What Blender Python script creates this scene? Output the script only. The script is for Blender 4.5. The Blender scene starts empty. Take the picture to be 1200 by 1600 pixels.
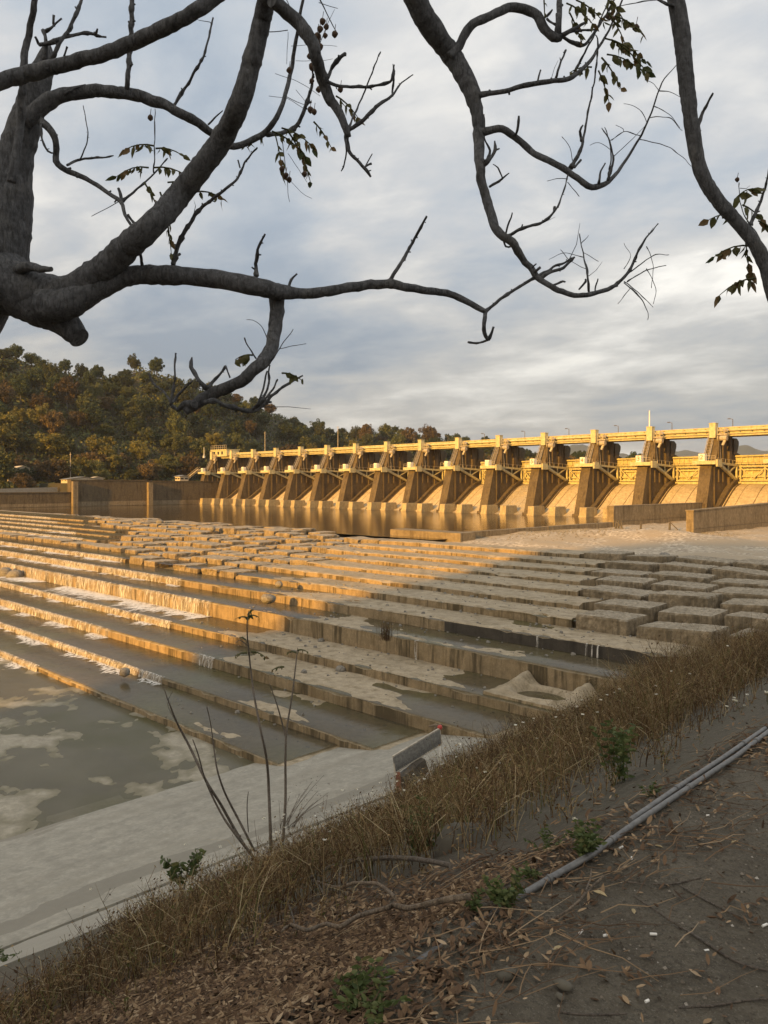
import bpy, math, random
import numpy as np
from mathutils import Vector, noise as mn
random.seed(7)
rng = np.random.default_rng(11)
scn = bpy.context.scene
COL = scn.collection
F = 1200.0; HX = 600.0; HY = 757.0; EYE = 8.0
S_, C_ = 0.698, 0.716

# ---------------------------------------------------------------- survey helpers (photo sight lines -> metres)
def at(px, py, f):
    r = (px-HX)/F*f
    return Vector((S_*r-C_*f, C_*r+S_*f, EYE+(HY-py)/F*f))
def on_level(px, py, z):
    return at(px, py, (EYE-z)*F/(py-HY))
def smooth(a, b, x):
    t = min(1.0, max(0.0, (x-a)/(b-a))); return t*t*(3-2*t)
def fbm(x, y, z=0.0, o=4):
    return mn.fractal(Vector((x, y, z)), 1.0, 2.0, o)
def bank(X, Y=0.0):
    d = -X
    if d < 1.86: z = 6.4
    elif d < 23.3: z = 6.4-(d-1.86)*0.5455
    elif d < 35.3: z = -5.296-(d-23.3)/5.94
    else: z = -7.32
    return z
def on_bank(px, py):
    lo, hi = 1.2, 120.0
    for k in range(60):
        m = 0.5*(lo+hi); p = at(px, py, m)
        if p.z > bank(p.x): lo = m
        else: hi = m
    p = at(px, py, lo); return p, lo

class MB:
    def __init__(s): s.v = []; s.f = []
    def add(s, v, f):
        o = len(s.v); s.v.extend([tuple(p) for p in v]); s.f.extend([tuple(i+o for i in q) for q in f])
    def box(s, x0, x1, y0, y1, z0, z1):
        s.add([(x0,y0,z0),(x1,y0,z0),(x1,y1,z0),(x0,y1,z0),(x0,y0,z1),(x1,y0,z1),(x1,y1,z1),(x0,y1,z1)],
              [(0,3,2,1),(4,5,6,7),(0,1,5,4),(1,2,6,5),(2,3,7,6),(3,0,4,7)])
    def beam(s, a, b, w, h=None, up=(0,0,1)):
        h = h or w; a = Vector(a); b = Vector(b); d = (b-a).normalized(); u = Vector(up)
        if abs(d.dot(u)) > .97: u = Vector((1,0,0))
        sx = d.cross(u).normalized()*w*.5; sy = sx.cross(d).normalized()*h*.5
        v = []
        for p in (a, b): v += [p-sx-sy, p+sx-sy, p+sx+sy, p-sx+sy]
        s.add(v, [(0,1,2,3),(7,6,5,4),(0,4,5,1),(1,5,6,2),(2,6,7,3),(3,7,4,0)])
    def prism(s, poly, x0, x1):      # poly of (y,z), extruded along x
        n = len(poly)
        v = [(x0,y,z) for y,z in poly]+[(x1,y,z) for y,z in poly]
        f = [tuple(range(n)), tuple(range(2*n-1, n-1, -1))]
        f += [(i, i+n, (i+1)%n+n, (i+1)%n) for i in range(n)]
        s.add(v, f)
    def tube(s, pts, rad, n=8, rough=0.0, seed=0.0, cap=True):
        pts = [Vector(p) for p in pts]; k = len(pts)
        prev = None; v = []
        for i in range(k):
            d = (pts[min(i+1,k-1)]-pts[max(i-1,0)])
            d = d.normalized() if d.length > 1e-9 else Vector((0,0,1))
            if prev is None:
                u = d.cross(Vector((0.3,0.2,1))).normalized() if abs(d.z) < .95 else d.cross(Vector((1,0,0))).normalized()
            else:
                u = (prev-d*prev.dot(d)); u = u.normalized() if u.length > 1e-6 else d.orthogonal().normalized()
            prev = u; w = d.cross(u)
            for j in range(n):
                an = 2*math.pi*j/n
                q = u*math.cos(an)+w*math.sin(an)
                r = rad[i]
                if rough:
                    c = pts[i]+q*r
                    r *= 1+rough*mn.noise(c*(.55/max(r,.004))+Vector((seed,0,0)))+rough*.6*mn.noise(c*(.18/max(r,.004))+Vector((0,seed,0)))
                v.append(pts[i]+q*r)
        f = []
        for i in range(k-1):
            for j in range(n):
                f.append((i*n+j, i*n+(j+1)%n, (i+1)*n+(j+1)%n, (i+1)*n+j))
        if cap:
            f.append(tuple(range(n-1,-1,-1))); f.append(tuple((k-1)*n+j for j in range(n)))
        s.add(v, f)
    def grid(s, P):                 # P[i][j] points
        n = len(P); m = len(P[0])
        v = [p for row in P for p in row]
        s.add(v, [(i*m+j, (i+1)*m+j, (i+1)*m+j+1, i*m+j+1) for i in range(n-1) for j in range(m-1)])
    def mesh(s, name, m, loc=(0,0,0), sm=False):
        me = bpy.data.meshes.new(name)
        lx, ly, lz = loc
        me.from_pydata([(x-lx,y-ly,z-lz) for x,y,z in s.v], [], s.f)
        if m is not None:
            for q in (m if isinstance(m, (list, tuple)) else [m]): me.materials.append(q)
        if sm: me.polygons.foreach_set('use_smooth', [p.loop_total < 5 for p in me.polygons])
        me.update(); return me
    def build(s, name, m, parent=None, loc=None, sm=False):
        if loc is None and parent is not None: loc = parent.matrix_world.translation if False else parent.get('_o', (0,0,0))
        lc = tuple(loc) if loc is not None else (0,0,0)
        me = s.mesh(name, m, lc, sm)
        o = bpy.data.objects.new(name, me); COL.objects.link(o)
        if parent is not None: o.parent = parent
        else: o.location = lc
        return o
ORIG = {}
def tag(o, label=None, cat=None, group=None, kind=None):
    if label: o['label'] = label
    if cat: o['category'] = cat
    if group: o['group'] = group
    if kind: o['kind'] = kind
    return o
def thing(name, loc, label, cat, group=None):
    o = bpy.data.objects.new(name, None); COL.objects.link(o); o.location = loc
    o.empty_display_size = .3
    ORIG[o.name] = tuple(loc)
    return tag(o, label, cat, group)
def part(mb, name, m, parent, sm=False):       # mb in world coordinates, parent at its base
    me = mb.mesh(name, m, ORIG[parent.name], sm)
    o = bpy.data.objects.new(name, me); COL.objects.link(o); o.parent = parent
    ORIG[o.name] = ORIG[parent.name]
    return o
def lone(mb, name, m, loc, label, cat, group=None, sm=False):
    o = mb.build(name, m, None, loc, sm); return tag(o, label, cat, group)
KIDS = {}
def copy_tree(o, parent=None):
    c = o.copy(); COL.objects.link(c)
    if parent is not None: c.parent = parent
    for ch in [x for x in COL.objects if x.parent == o]: copy_tree(ch, c)
    return c
ORD = ['first','second','third','fourth','fifth','sixth','seventh','eighth','ninth','tenth','eleventh','twelfth','thirteenth','fourteenth','fifteenth','sixteenth','seventeenth','eighteenth']

# ---------------------------------------------------------------- materials
class NT:
    def __init__(s, name):
        s.m = bpy.data.materials.new(name); s.m.use_nodes = True
        s.t = s.m.node_tree; s.b = s.t.nodes['Principled BSDF']
        s.geo = s.t.nodes.new('ShaderNodeNewGeometry')
    def n(s, k, **kw):
        x = s.t.nodes.new(k)
        for a, b in kw.items():
            if a in x.inputs.keys(): pass
            setattr(x, a, b)
        return x
    def l(s, a, b): s.t.links.new(a, b)
    def pos(s, sx=1, sy=1, sz=1, src=None):
        mp = s.n('ShaderNodeMapping'); mp.inputs['Scale'].default_value = (sx,sy,sz)
        s.l(src if src is not None else s.geo.outputs['Position'], mp.inputs['Vector']); return mp.outputs[0]
    def noise(s, scale, detail=6, rough=.6, vec=None, dist=0):
        x = s.n('ShaderNodeTexNoise'); x.inputs['Scale'].default_value = scale; x.inputs['Detail'].default_value = detail
        x.inputs['Roughness'].default_value = rough; x.inputs['Distortion'].default_value = dist
        s.l(vec if vec is not None else s.geo.outputs['Position'], x.inputs['Vector']); return x.outputs[0]
    def ramp(s, fac, stops, interp='LINEAR'):
        r = s.n('ShaderNodeValToRGB'); e = r.color_ramp.elements; r.color_ramp.interpolation = interp
        while len(e) < len(stops): e.new(.5)
        for i, (p, c) in enumerate(stops):
            e[i].position = p; e[i].color = (c if len(c) == 4 else (*c, 1)) if isinstance(c, (tuple, list)) else (c, c, c, 1)
        s.l(fac, r.inputs[0]); return r.outputs[0]
    def mix(s, fac, a, b, blend='MIX'):
        x = s.n('ShaderNodeMix', data_type='RGBA', blend_type=blend)
        for sock, v in ((x.inputs[0], fac), (x.inputs[6], a), (x.inputs[7], b)):
            if isinstance(v, (int, float)): sock.default_value = v
            elif isinstance(v, tuple): sock.default_value = (*v, 1) if len(v) == 3 else v
            else: s.l(v, sock)
        return x.outputs[2]
    def math(s, op, a, b=0.0):
        x = s.n('ShaderNodeMath', operation=op)
        for i, v in enumerate((a, b)):
            if isinstance(v, (int, float)): x.inputs[i].default_value = v
            else: s.l(v, x.inputs[i])
        return x.outputs[0]
    def bump(s, h, strength=.5, dist=.05):
        x = s.n('ShaderNodeBump'); x.inputs['Strength'].default_value = strength; x.inputs['Distance'].default_value = dist
        s.l(h, x.inputs['Height']); s.l(x.outputs[0], s.b.inputs['Normal'])
    def out(s, color=None, rough=None, **kw):
        if color is not None:
            if isinstance(color, tuple): s.b.inputs['Base Color'].default_value = (*color, 1)
            else: s.l(color, s.b.inputs['Base Color'])
        if rough is not None:
            if isinstance(rough, (int, float)): s.b.inputs['Roughness'].default_value = rough
            else: s.l(rough, s.b.inputs['Roughness'])
        for k, v in kw.items(): s.b.inputs[k.replace('_', ' ')].default_value = v
        return s.m

def m_concrete(name, base, dark, stain=.5, streak=True, bs=.35, fine=9.0, spec=.3, side=0, pit=.45):
    t = NT(name)
    big = t.noise(.22, 6, .65); mid = t.noise(1.7, 7, .65); fi = t.noise(fine, 8, .7)
    c = t.mix(t.ramp(mid, [(.32,0.),(.7,1.)]), tuple(x*.72 for x in base), tuple(min(1,x*1.15) for x in base))
    c = t.mix(t.math('MULTIPLY', t.ramp(fi, [(.38,1.),(.62,0.)]), pit), c, tuple(x*.5 for x in base))
    if streak:
        sv = t.noise(1.0, 5, .7, t.pos(1.3,1.3,.16))
        c = t.mix(t.math('MULTIPLY', t.ramp(sv, [(.5,0.),(.68,1.)]), stain), c, dark)
    c = t.mix(t.math('MULTIPLY', t.ramp(big, [(.5,0.),(.72,1.)]), stain*.75), c, dark)
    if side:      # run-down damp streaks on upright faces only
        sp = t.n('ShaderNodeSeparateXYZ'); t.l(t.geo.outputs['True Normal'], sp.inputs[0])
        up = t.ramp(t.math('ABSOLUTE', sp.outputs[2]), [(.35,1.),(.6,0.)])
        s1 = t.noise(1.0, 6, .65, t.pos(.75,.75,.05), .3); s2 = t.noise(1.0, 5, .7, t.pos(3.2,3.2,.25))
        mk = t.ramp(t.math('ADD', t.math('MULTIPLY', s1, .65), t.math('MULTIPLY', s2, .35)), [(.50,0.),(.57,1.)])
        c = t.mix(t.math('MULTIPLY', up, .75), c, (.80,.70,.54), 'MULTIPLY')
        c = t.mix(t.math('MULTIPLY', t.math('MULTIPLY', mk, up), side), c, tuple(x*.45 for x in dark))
    t.bump(t.math('ADD', t.math('MULTIPLY', fi, .6), t.math('MULTIPLY', mid, .6)), bs, .04)
    t.b.inputs['Specular IOR Level'].default_value = spec
    return t.out(c, .88)
M = {}
M['weir'] = m_concrete('weathered_concrete', (.41,.338,.232), (.15,.115,.06), .75, side=.85)
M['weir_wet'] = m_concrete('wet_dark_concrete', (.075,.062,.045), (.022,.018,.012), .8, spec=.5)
M['block'] = m_concrete('pitted_concrete', (.40,.345,.26), (.13,.105,.065), .55, bs=1.0, fine=3.2, side=.5, pit=.85)
M['dam'] = m_concrete('dam_concrete', (.47,.39,.24), (.15,.105,.055), .5, bs=.25, fine=2.0)
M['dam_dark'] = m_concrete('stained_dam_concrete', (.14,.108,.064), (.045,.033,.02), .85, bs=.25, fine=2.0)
M['ogee'] = m_concrete('spillway_concrete', (.60,.50,.33), (.22,.16,.09), .5, bs=.2, fine=2.0)
M['wall'] = m_concrete('mossy_wall_concrete', (.27,.215,.135), (.075,.055,.03), .7, bs=.25, fine=2.0)
M['floor'] = m_concrete('pale_river_floor_concrete', (.37,.335,.26), (.22,.195,.13), .8, streak=False, bs=.3, fine=5.0)
M['apron'] = m_concrete('pale_apron_concrete', (.335,.315,.262), (.215,.20,.16), .55, streak=False, bs=.3, fine=6.0)
def apron_bands():
    nt = M['apron'].node_tree; b = nt.nodes['Principled BSDF']; l = b.inputs['Base Color'].links[0].from_socket
    g = nt.nodes.new('ShaderNodeNewGeometry')
    def nz(sc, scale, det):
        mp = nt.nodes.new('ShaderNodeMapping'); mp.inputs['Scale'].default_value = sc; nt.links.new(g.outputs['Position'], mp.inputs[0])
        n = nt.nodes.new('ShaderNodeTexNoise'); n.inputs['Scale'].default_value = scale; n.inputs['Detail'].default_value = det; nt.links.new(mp.outputs[0], n.inputs['Vector']); return n.outputs[0]
    def rp(s, a, b_):
        r = nt.nodes.new('ShaderNodeValToRGB'); e = r.color_ramp.elements; e[0].position = a; e[1].position = b_; nt.links.new(s, r.inputs[0]); return r.outputs[0]
    def mx(f, a, c):
        m = nt.nodes.new('ShaderNodeMix'); m.data_type = 'RGBA'; nt.links.new(f, m.inputs[0]); nt.links.new(a, m.inputs[6]); m.inputs[7].default_value = (*c, 1); return m.outputs[2]
    def ma(op, a, b_):
        m = nt.nodes.new('ShaderNodeMath'); m.operation = op
        for i, v in enumerate((a, b_)):
            if isinstance(v, (int, float)): m.inputs[i].default_value = v
            else: nt.links.new(v, m.inputs[i])
        return m.outputs[0]
    c = mx(ma('MULTIPLY', rp(nz((1.1,.09,1), 1, 6), .45, .7), .25), l, (.40,.375,.31))
    c = mx(ma('MULTIPLY', rp(nz((.5,.06,1), 1.3, 7), .50, .64), .4), c, (.235,.215,.17))
    sp = nt.nodes.new('ShaderNodeSeparateXYZ'); nt.links.new(g.outputs['Position'], sp.inputs[0])
    wob = ma('ADD', sp.outputs[0], ma('MULTIPLY', ma('SUBTRACT', nz((.25,.25,1), 1, 8), .5), 2.6))
    band = ma('LESS_THAN', ma('ABSOLUTE', ma('ADD', wob, 25.1), 0), .55)
    c = mx(ma('MULTIPLY', band, .8), c, (.20,.185,.15))
    damp = ma('MULTIPLY', ma('GREATER_THAN', nz((.28,.10,1), 1, 8), .60), ma('LESS_THAN', wob, -29.5))
    c = mx(ma('MULTIPLY', damp, .8), c, (.22,.20,.16))
    nt.links.new(c, b.inputs['Base Color'])
apron_bands()
def wet_rim(m, z0, z1):
    nt = m.node_tree; b = nt.nodes['Principled BSDF']; l = b.inputs['Base Color'].links[0].from_socket
    g = nt.nodes.new('ShaderNodeNewGeometry'); sp = nt.nodes.new('ShaderNodeSeparateXYZ'); nt.links.new(g.outputs['Position'], sp.inputs[0])
    n = nt.nodes.new('ShaderNodeTexNoise'); n.inputs['Scale'].default_value = 1.8; n.inputs['Detail'].default_value = 9; nt.links.new(g.outputs['Position'], n.inputs['Vector'])
    ad = nt.nodes.new('ShaderNodeMath'); ad.operation = 'MULTIPLY_ADD'; nt.links.new(n.outputs[0], ad.inputs[0]); ad.inputs[1].default_value = .05; nt.links.new(sp.outputs[2], ad.inputs[2])
    mr = nt.nodes.new('ShaderNodeMapRange'); mr.inputs['From Min'].default_value = z0+.025; mr.inputs['From Max'].default_value = z1+.025; nt.links.new(ad.outputs[0], mr.inputs[0])
    m_ = nt.nodes.new('ShaderNodeMix'); m_.data_type = 'RGBA'; m_.blend_type = 'MIX'; nt.links.new(mr.outputs[0], m_.inputs[0]); m_.inputs[6].default_value = (.15,.135,.085,1); nt.links.new(l, m_.inputs[7]); nt.links.new(m_.outputs[2], b.inputs['Base Color'])
wet_rim(M['floor'], -7.302, -7.255)
def m_plain(name, c, rough=.6, metallic=0., var=.25, sc=3.0):
    t = NT(name); nz = t.noise(sc, 6, .6)
    col = t.mix(t.ramp(nz, [(.35,0.),(.68,1.)]), tuple(x*(1-var) for x in c), tuple(min(1,x*(1+var*.5)) for x in c))
    return t.out(col, rough, Metallic=metallic)
M['cream'] = m_concrete('weathered_cream_paint', (.60,.55,.335), (.30,.22,.10), .45, bs=.1, fine=2.5)
M['steel'] = m_plain('grey_painted_steel', (.42,.37,.29), .5, var=.4)
M['dsteel'] = m_plain('dark_weathered_steel', (.10,.085,.065), .55, var=.4)
M['white'] = m_plain('white_paint', (.78,.76,.70), .5, var=.15)
M['red'] = m_plain('red_plastic', (.45,.05,.04), .45, var=.2)
M['orange_ink'] = m_plain('orange_lettering', (.55,.16,.03), .6, var=.1)
M['dark'] = m_plain('dark_opening', (.025,.023,.02), .6)
M['pipe'] = m_plain('grey_plastic_conduit', (.145,.143,.138), .45, var=.35, sc=25)
M['darkstone'] = m_plain('dull_boulder', (.085,.075,.055), .9, var=.4, sc=5)
M['stone'] = m_plain('river_stone', (.22,.20,.165), .8, var=.45, sc=6)
M['meshpanel'] = m_plain('grey_wire_mesh', (.20,.195,.18), .7, var=.35, sc=9)
M['roof'] = m_plain('sheet_metal_roof', (.20,.205,.20), .5, var=.25)
M['roofred'] = m_plain('rust_red_roof', (.22,.09,.05), .6, var=.25)
M['house'] = m_plain('plastered_house_wall', (.55,.48,.36), .8, var=.25)
M['glass'] = m_plain('dark_window_glass', (.03,.035,.04), .15)

def m_island(name, stops, rough=.75, trans=0., sc=0):
    t = NT(name)
    r = t.geo.outputs['Random Per Island']
    c = t.ramp(r, stops)
    if sc:
        c = t.mix(t.ramp(t.noise(sc, 3), [(.42,0.),(.62,.72)]), c, (.045,.026,.014))
    t.out(c, rough); t.b.inputs['Specular IOR Level'].default_value = .25
    if trans:
        tr = t.n('ShaderNodeBsdfTranslucent'); t.l(c, tr.inputs['Color'])
        mx = t.n('ShaderNodeMixShader'); mx.inputs[0].default_value = trans
        o = t.t.nodes['Material Output']; t.l(t.b.outputs[0], mx.inputs[1]); t.l(tr.outputs[0], mx.inputs[2]); t.l(mx.outputs[0], o.inputs['Surface'])
    return t.m
M['weed'] = m_island('dry_weed_stalks', [(0,(.055,.032,.017)),(.33,(.125,.072,.033)),(.58,(.23,.145,.066)),(.78,(.40,.29,.145)),(.89,(.19,.16,.058)),(1,(.085,.115,.034))], .8, .25, 1.1)
M['straw'] = m_island('pale_straw', [(0,(.30,.235,.13)),(.5,(.42,.34,.20)),(1,(.20,.15,.08))], .8)
M['litter'] = m_island('dead_leaves', [(0,(.055,.034,.02)),(.4,(.12,.074,.043)),(.7,(.19,.122,.068)),(.9,(.29,.205,.12)),(1,(.35,.26,.165))], .8)
M['green'] = m_island('green_leaves', [(0,(.045,.065,.02)),(.5,(.085,.115,.036)),(.85,(.13,.15,.055)),(1,(.16,.13,.05))], .6, .35)
M['tree_leaf'] = m_island('olive_leaves', [(0,(.045,.06,.022)),(.5,(.075,.085,.032)),(.85,(.12,.105,.04)),(1,(.17,.11,.05))], .55, .35)
M['pod'] = m_island('papery_seed_pods', [(0,(.07,.05,.035)),(1,(.15,.10,.07))], .8, .3)
M['flower'] = m_island('white_petals', [(0,(.8,.79,.72)),(1,(.7,.66,.5))], .6, .2)
M['grit'] = m_island('mixed_grit', [(0,(.05,.04,.03)),(.6,(.13,.11,.085)),(.9,(.24,.21,.17)),(1,(.42,.39,.34))], .85)
def m_bark(name, c):
    t = NT(name)
    a = t.noise(30, 8, .7); b = t.noise(7, 5, .6)
    col = t.mix(t.ramp(a, [(.35,0.),(.65,1.)]), tuple(x*.55 for x in c), tuple(x*1.35 for x in c))
    col = t.mix(t.math('MULTIPLY', t.ramp(b, [(.52,0.),(.7,1.)]), .5), col, (.20,.195,.18))
    v = t.n('ShaderNodeTexVoronoi'); v.inputs['Scale'].default_value = 45; t.l(t.pos(1,1,.45), v.inputs['Vector'])
    fur = t.noise(1.0, 6, .7, t.pos(70,70,14), .8)
    col = t.mix(t.math('MULTIPLY', t.ramp(fur, [(.40,1.),(.50,0.)]), .65), col, tuple(x*.3 for x in c))
    t.bump(t.math('ADD', t.math('MULTIPLY', fur, 1.4), t.math('MULTIPLY', v.outputs[0], .5)), 1.0, .02)
    return t.out(col, .9)
M['bark'] = m_bark('grey_brown_bark', (.118,.122,.13))
M['twig'] = m_bark('sapling_bark', (.16,.13,.10))
M['deadwood'] = m_bark('bleached_dead_wood', (.25,.19,.13))

# dirt path, leafy revetment
t = NT('compacted_dirt')
a = t.noise(3.0, 8, .7); b = t.noise(22, 8, .75); c = t.noise(.9, 5, .6); vz = t.n('ShaderNodeTexVoronoi'); vz.inputs['Scale'].default_value = 38; t.l(t.geo.outputs['Position'], vz.inputs['Vector'])
col = t.mix(t.ramp(a, [(.3,0.),(.7,1.)]), (.088,.073,.05), (.19,.163,.118))
sp1 = t.noise(48, 6, .8); sp2 = t.noise(140, 4, .7)
col = t.mix(t.math('MULTIPLY', t.ramp(b, [(.46,0.),(.62,1.)]), .55), col, (.205,.178,.13))
col = t.mix(t.math('MULTIPLY', t.ramp(sp1, [(.50,0.),(.60,1.)]), .65), col, (.042,.034,.022))
col = t.mix(t.math('MULTIPLY', t.ramp(sp2, [(.56,0.),(.66,1.)]), .7), col, (.30,.27,.21))
col = t.mix(t.math('MULTIPLY', t.ramp(c, [(.45,0.),(.65,1.)]), .7), col, (.062,.047,.028))
col = t.mix(t.math('MULTIPLY', t.ramp(vz.outputs[0], [(.0,1.),(.16,0.)]), .45), col, (.24,.22,.19))
t.bump(t.math('ADD', t.math('ADD', b, t.math('MULTIPLY', sp1, .8)), t.math('MULTIPLY', vz.outputs[0], .7)), 1.0, .025)
M['dirt'] = t.out(col, .92)
t = NT('grey_revetment_concrete')
a = t.noise(1.2, 8, .7, t.pos(1.8,.5,1)); b = t.noise(26, 8, .8); c = t.noise(.5, 6, .65, t.pos(4.5,.35,1))
col = t.mix(t.ramp(a, [(.3,0.),(.7,1.)]), (.050,.043,.028), (.105,.092,.064))
col = t.mix(t.math('MULTIPLY', t.ramp(c, [(.45,0.),(.62,1.)]), .75), col, (.058,.052,.032))
col = t.mix(t.math('MULTIPLY', t.ramp(b, [(.50,0.),(.62,1.)]), .55), col, (.19,.17,.13))
sp = t.n('ShaderNodeSeparateXYZ'); t.l(t.geo.outputs['Position'], sp.inputs[0])
wob = t.math('ADD', sp.outputs[0], t.math('MULTIPLY', t.noise(.6, 6, .7), 1.6))
pale = t.mix(t.noise(1.5, 8, .7), (.25,.235,.195), (.37,.35,.295))
pm = t.n('ShaderNodeMapRange'); pm.inputs['From Min'].default_value = -12.3; pm.inputs['From Max'].default_value = -12.7; t.l(wob, pm.inputs[0])
col = t.mix(pm.outputs[0], col, pale)
em = t.n('ShaderNodeMapRange'); em.inputs['From Min'].default_value = 4.4; em.inputs['From Max'].default_value = 2.8; t.l(t.math('ADD', sp.outputs[1], t.noise(1.2, 6, .7)), em.inputs[0])
soil = t.mix(t.noise(9, 8, .75), (.04,.028,.018), (.10,.075,.05))
col = t.mix(t.math('MULTIPLY', em.outputs[0], t.math('SUBTRACT', 1.0, pm.outputs[0])), col, soil)
t.bump(b, .8, .03)
M['revet'] = t.out(col, .92)
t = NT('gravel_and_sand')
v = t.n('ShaderNodeTexVoronoi'); v.inputs['Scale'].default_value = 2.6; t.l(t.geo.outputs['Position'], v.inputs['Vector'])
a = t.noise(.12, 5, .6); b = t.noise(3, 6, .7)
peb = t.mix(t.ramp(v.outputs['Color'], [(.2,0.),(.8,1.)]), (.25,.20,.14), (.55,.47,.35))
peb = t.mix(t.ramp(v.outputs[0], [(.5,0.),(.8,1.)]), peb, (.32,.265,.19))
snd = t.mix(b, (.29,.23,.155), (.40,.325,.22))
col = t.mix(t.ramp(a, [(.47,0.),(.54,1.)]), snd, peb)
t.bump(v.outputs[0], .35, .06)
M['gravel'] = t.out(col, .9)
t = NT('river_earth'); a = t.noise(.05, 8, .7)
M['earth'] = t.out(t.mix(a, (.07,.06,.04), (.14,.12,.085)), .9)
t = NT('forest_floor'); a = t.noise(.06, 8, .7); b = t.noise(.5, 6, .7)
M['hill'] = t.out(t.mix(b, t.mix(t.ramp(a, [(.35,0.),(.65,1.)]), (.03,.035,.012), (.075,.05,.022)), (.02,.024,.01)), .95)
t = NT('far_mountain'); a = t.noise(.004, 8, .7)
M['mount'] = t.out(t.mix(a, (.03,.045,.03), (.06,.07,.045)), .95)
# water
def m_water(name, c, rough, scale, strength, aniso=(1,1,1), dist=.03):
    t = NT(name); a = t.noise(scale, 4, .55, t.pos(*aniso)); b = t.noise(scale*.23, 3, .5, t.pos(*aniso)); p = t.noise(.35, 5, .6)
    t.bump(t.math('ADD', a, t.math('MULTIPLY', b, 1.5)), strength, dist)
    t.b.inputs['IOR'].default_value = 1.33
    return t.out(t.mix(t.ramp(p, [(.35,0.),(.65,1.)]), c, tuple(x*1.35 for x in c)), rough)
M['pool'] = m_water('still_pool_water', (.055,.036,.016), .08, 1.3, .30, dist=.07)
M['film'] = m_water('shallow_flowing_water', (.085,.072,.048), .16, 2.4, .7, (1,.45,1))
M['floorwater'] = m_water('shallow_murky_water', (.15,.137,.10), .20, 1.9, .6)
for k_ in ('film', 'floorwater'):
    nt_ = M[k_].node_tree; b_ = nt_.nodes['Principled BSDF']; l_ = b_.inputs['Base Color'].links[0].from_socket
    n_ = nt_.nodes.new('ShaderNodeTexNoise'); n_.inputs['Scale'].default_value = .13; n_.inputs['Detail'].default_value = 6; n_.inputs['Distortion'].default_value = .6
    g_ = nt_.nodes.new('ShaderNodeNewGeometry'); nt_.links.new(g_.outputs['Position'], n_.inputs['Vector'])
    r_ = nt_.nodes.new('ShaderNodeValToRGB'); r_.color_ramp.elements[0].position = .47; r_.color_ramp.elements[0].color = (0,0,0,1); r_.color_ramp.elements[1].position = .64; r_.color_ramp.elements[1].color = (.85,.85,.85,1)
    nt_.links.new(n_.outputs[0], r_.inputs[0])
    m_ = nt_.nodes.new('ShaderNodeMix'); m_.data_type = 'RGBA'; nt_.links.new(r_.outputs[0], m_.inputs[0]); nt_.links.new(l_, m_.inputs[6]); m_.inputs[7].default_value = (.12,.118,.055,1); nt_.links.new(m_.outputs[2], b_.inputs['Base Color'])
    tr_ = nt_.nodes.new('ShaderNodeBsdfTransparent'); tr_.inputs[0].default_value = (.80,.76,.62,1); ms_ = nt_.nodes.new('ShaderNodeMixShader'); ms_.inputs[0].default_value = .62 if k_ == 'film' else .50
    nt_.links.new(tr_.outputs[0], ms_.inputs[1]); nt_.links.new(b_.outputs[0], ms_.inputs[2]); nt_.links.new(ms_.outputs[0], nt_.nodes['Material Output'].inputs['Surface'])
t = NT('falling_white_water')
st = t.noise(1.0, 5, .7, t.pos(7,7,.7))
t.out(t.mix(t.ramp(st, [(.3,0.),(.7,1.)]), (.30,.26,.20), (.70,.66,.58)), .35)
tp = t.n('ShaderNodeBsdfTransparent'); mx = t.n('ShaderNodeMixShader'); o = t.t.nodes['Material Output']
gp = t.noise(1.0, 4, .6, t.pos(.9,.9,.12)); t.l(t.math('MULTIPLY', t.ramp(st, [(.40,.06),(.62,.92)]), t.ramp(gp, [(.36,.12),(.52,.98)])), mx.inputs[0]); t.l(tp.outputs[0], mx.inputs[1]); t.l(t.b.outputs[0], mx.inputs[2]); t.l(mx.outputs[0], o.inputs['Surface'])
M['fall'] = t.m
t = NT('white_foam'); st = t.noise(9, 6, .7)
M['foam'] = t.out(t.mix(st, (.55,.52,.46), (.85,.83,.79)), .6)

# ---------------------------------------------------------------- camera, sun, sky
cam = bpy.data.cameras.new('camera'); co = bpy.data.objects.new('camera', cam); COL.objects.link(co)
co.location = (0,0,EYE); co.rotation_euler = (math.radians(90), 0, math.atan2(C_, S_))
cam.lens = 27.0; cam.sensor_width = 36.0; cam.shift_y = -43/1600.0; cam.clip_end = 20000; cam.clip_start = .05
scn.camera = co
SUN_EL, SUN_AZ = 13.0, 8.0
src = Vector((math.sin(math.radians(SUN_AZ))*math.cos(math.radians(SUN_EL)), -math.cos(math.radians(SUN_AZ))*math.cos(math.radians(SUN_EL)), math.sin(math.radians(SUN_EL))))
sl = bpy.data.lights.new('sun', 'SUN'); so = bpy.data.objects.new('sun', sl); COL.objects.link(so)
sl.energy = 5.0; sl.color = (1.0, .51, .085); sl.angle = math.radians(.8)
so.rotation_euler = (-src).to_track_quat('-Z', 'Y').to_euler(); so.location = (0,-40,60)

w = bpy.data.worlds.new('World'); scn.world = w; w.use_nodes = True
T = w.node_tree; bg = T.nodes['Background']
def wn(k, **kw):
    x = T.nodes.new(k)
    for a, b in kw.items(): setattr(x, a, b)
    return x
def wl(a, b): T.links.new(a, b)
def wm(op, a, b=0.0):
    x = wn('ShaderNodeMath', operation=op)
    for i, v in enumerate((a, b)):
        if isinstance(v, (int, float)): x.inputs[i].default_value = v
        else: wl(v, x.inputs[i])
    return x.outputs[0]
sky = wn('ShaderNodeTexSky', sky_type='NISHITA'); sky.sun_disc = False
sky.sun_elevation = math.radians(SUN_EL); sky.sun_rotation = math.radians(180-SUN_AZ); sky.altitude = 200
tc = wn('ShaderNodeTexCoord'); sep = wn('ShaderNodeSeparateXYZ'); wl(tc.outputs['Generated'], sep.inputs[0])
den = wm('ADD', wm('MAXIMUM', sep.outputs[2], 0.0), .15)
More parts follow.
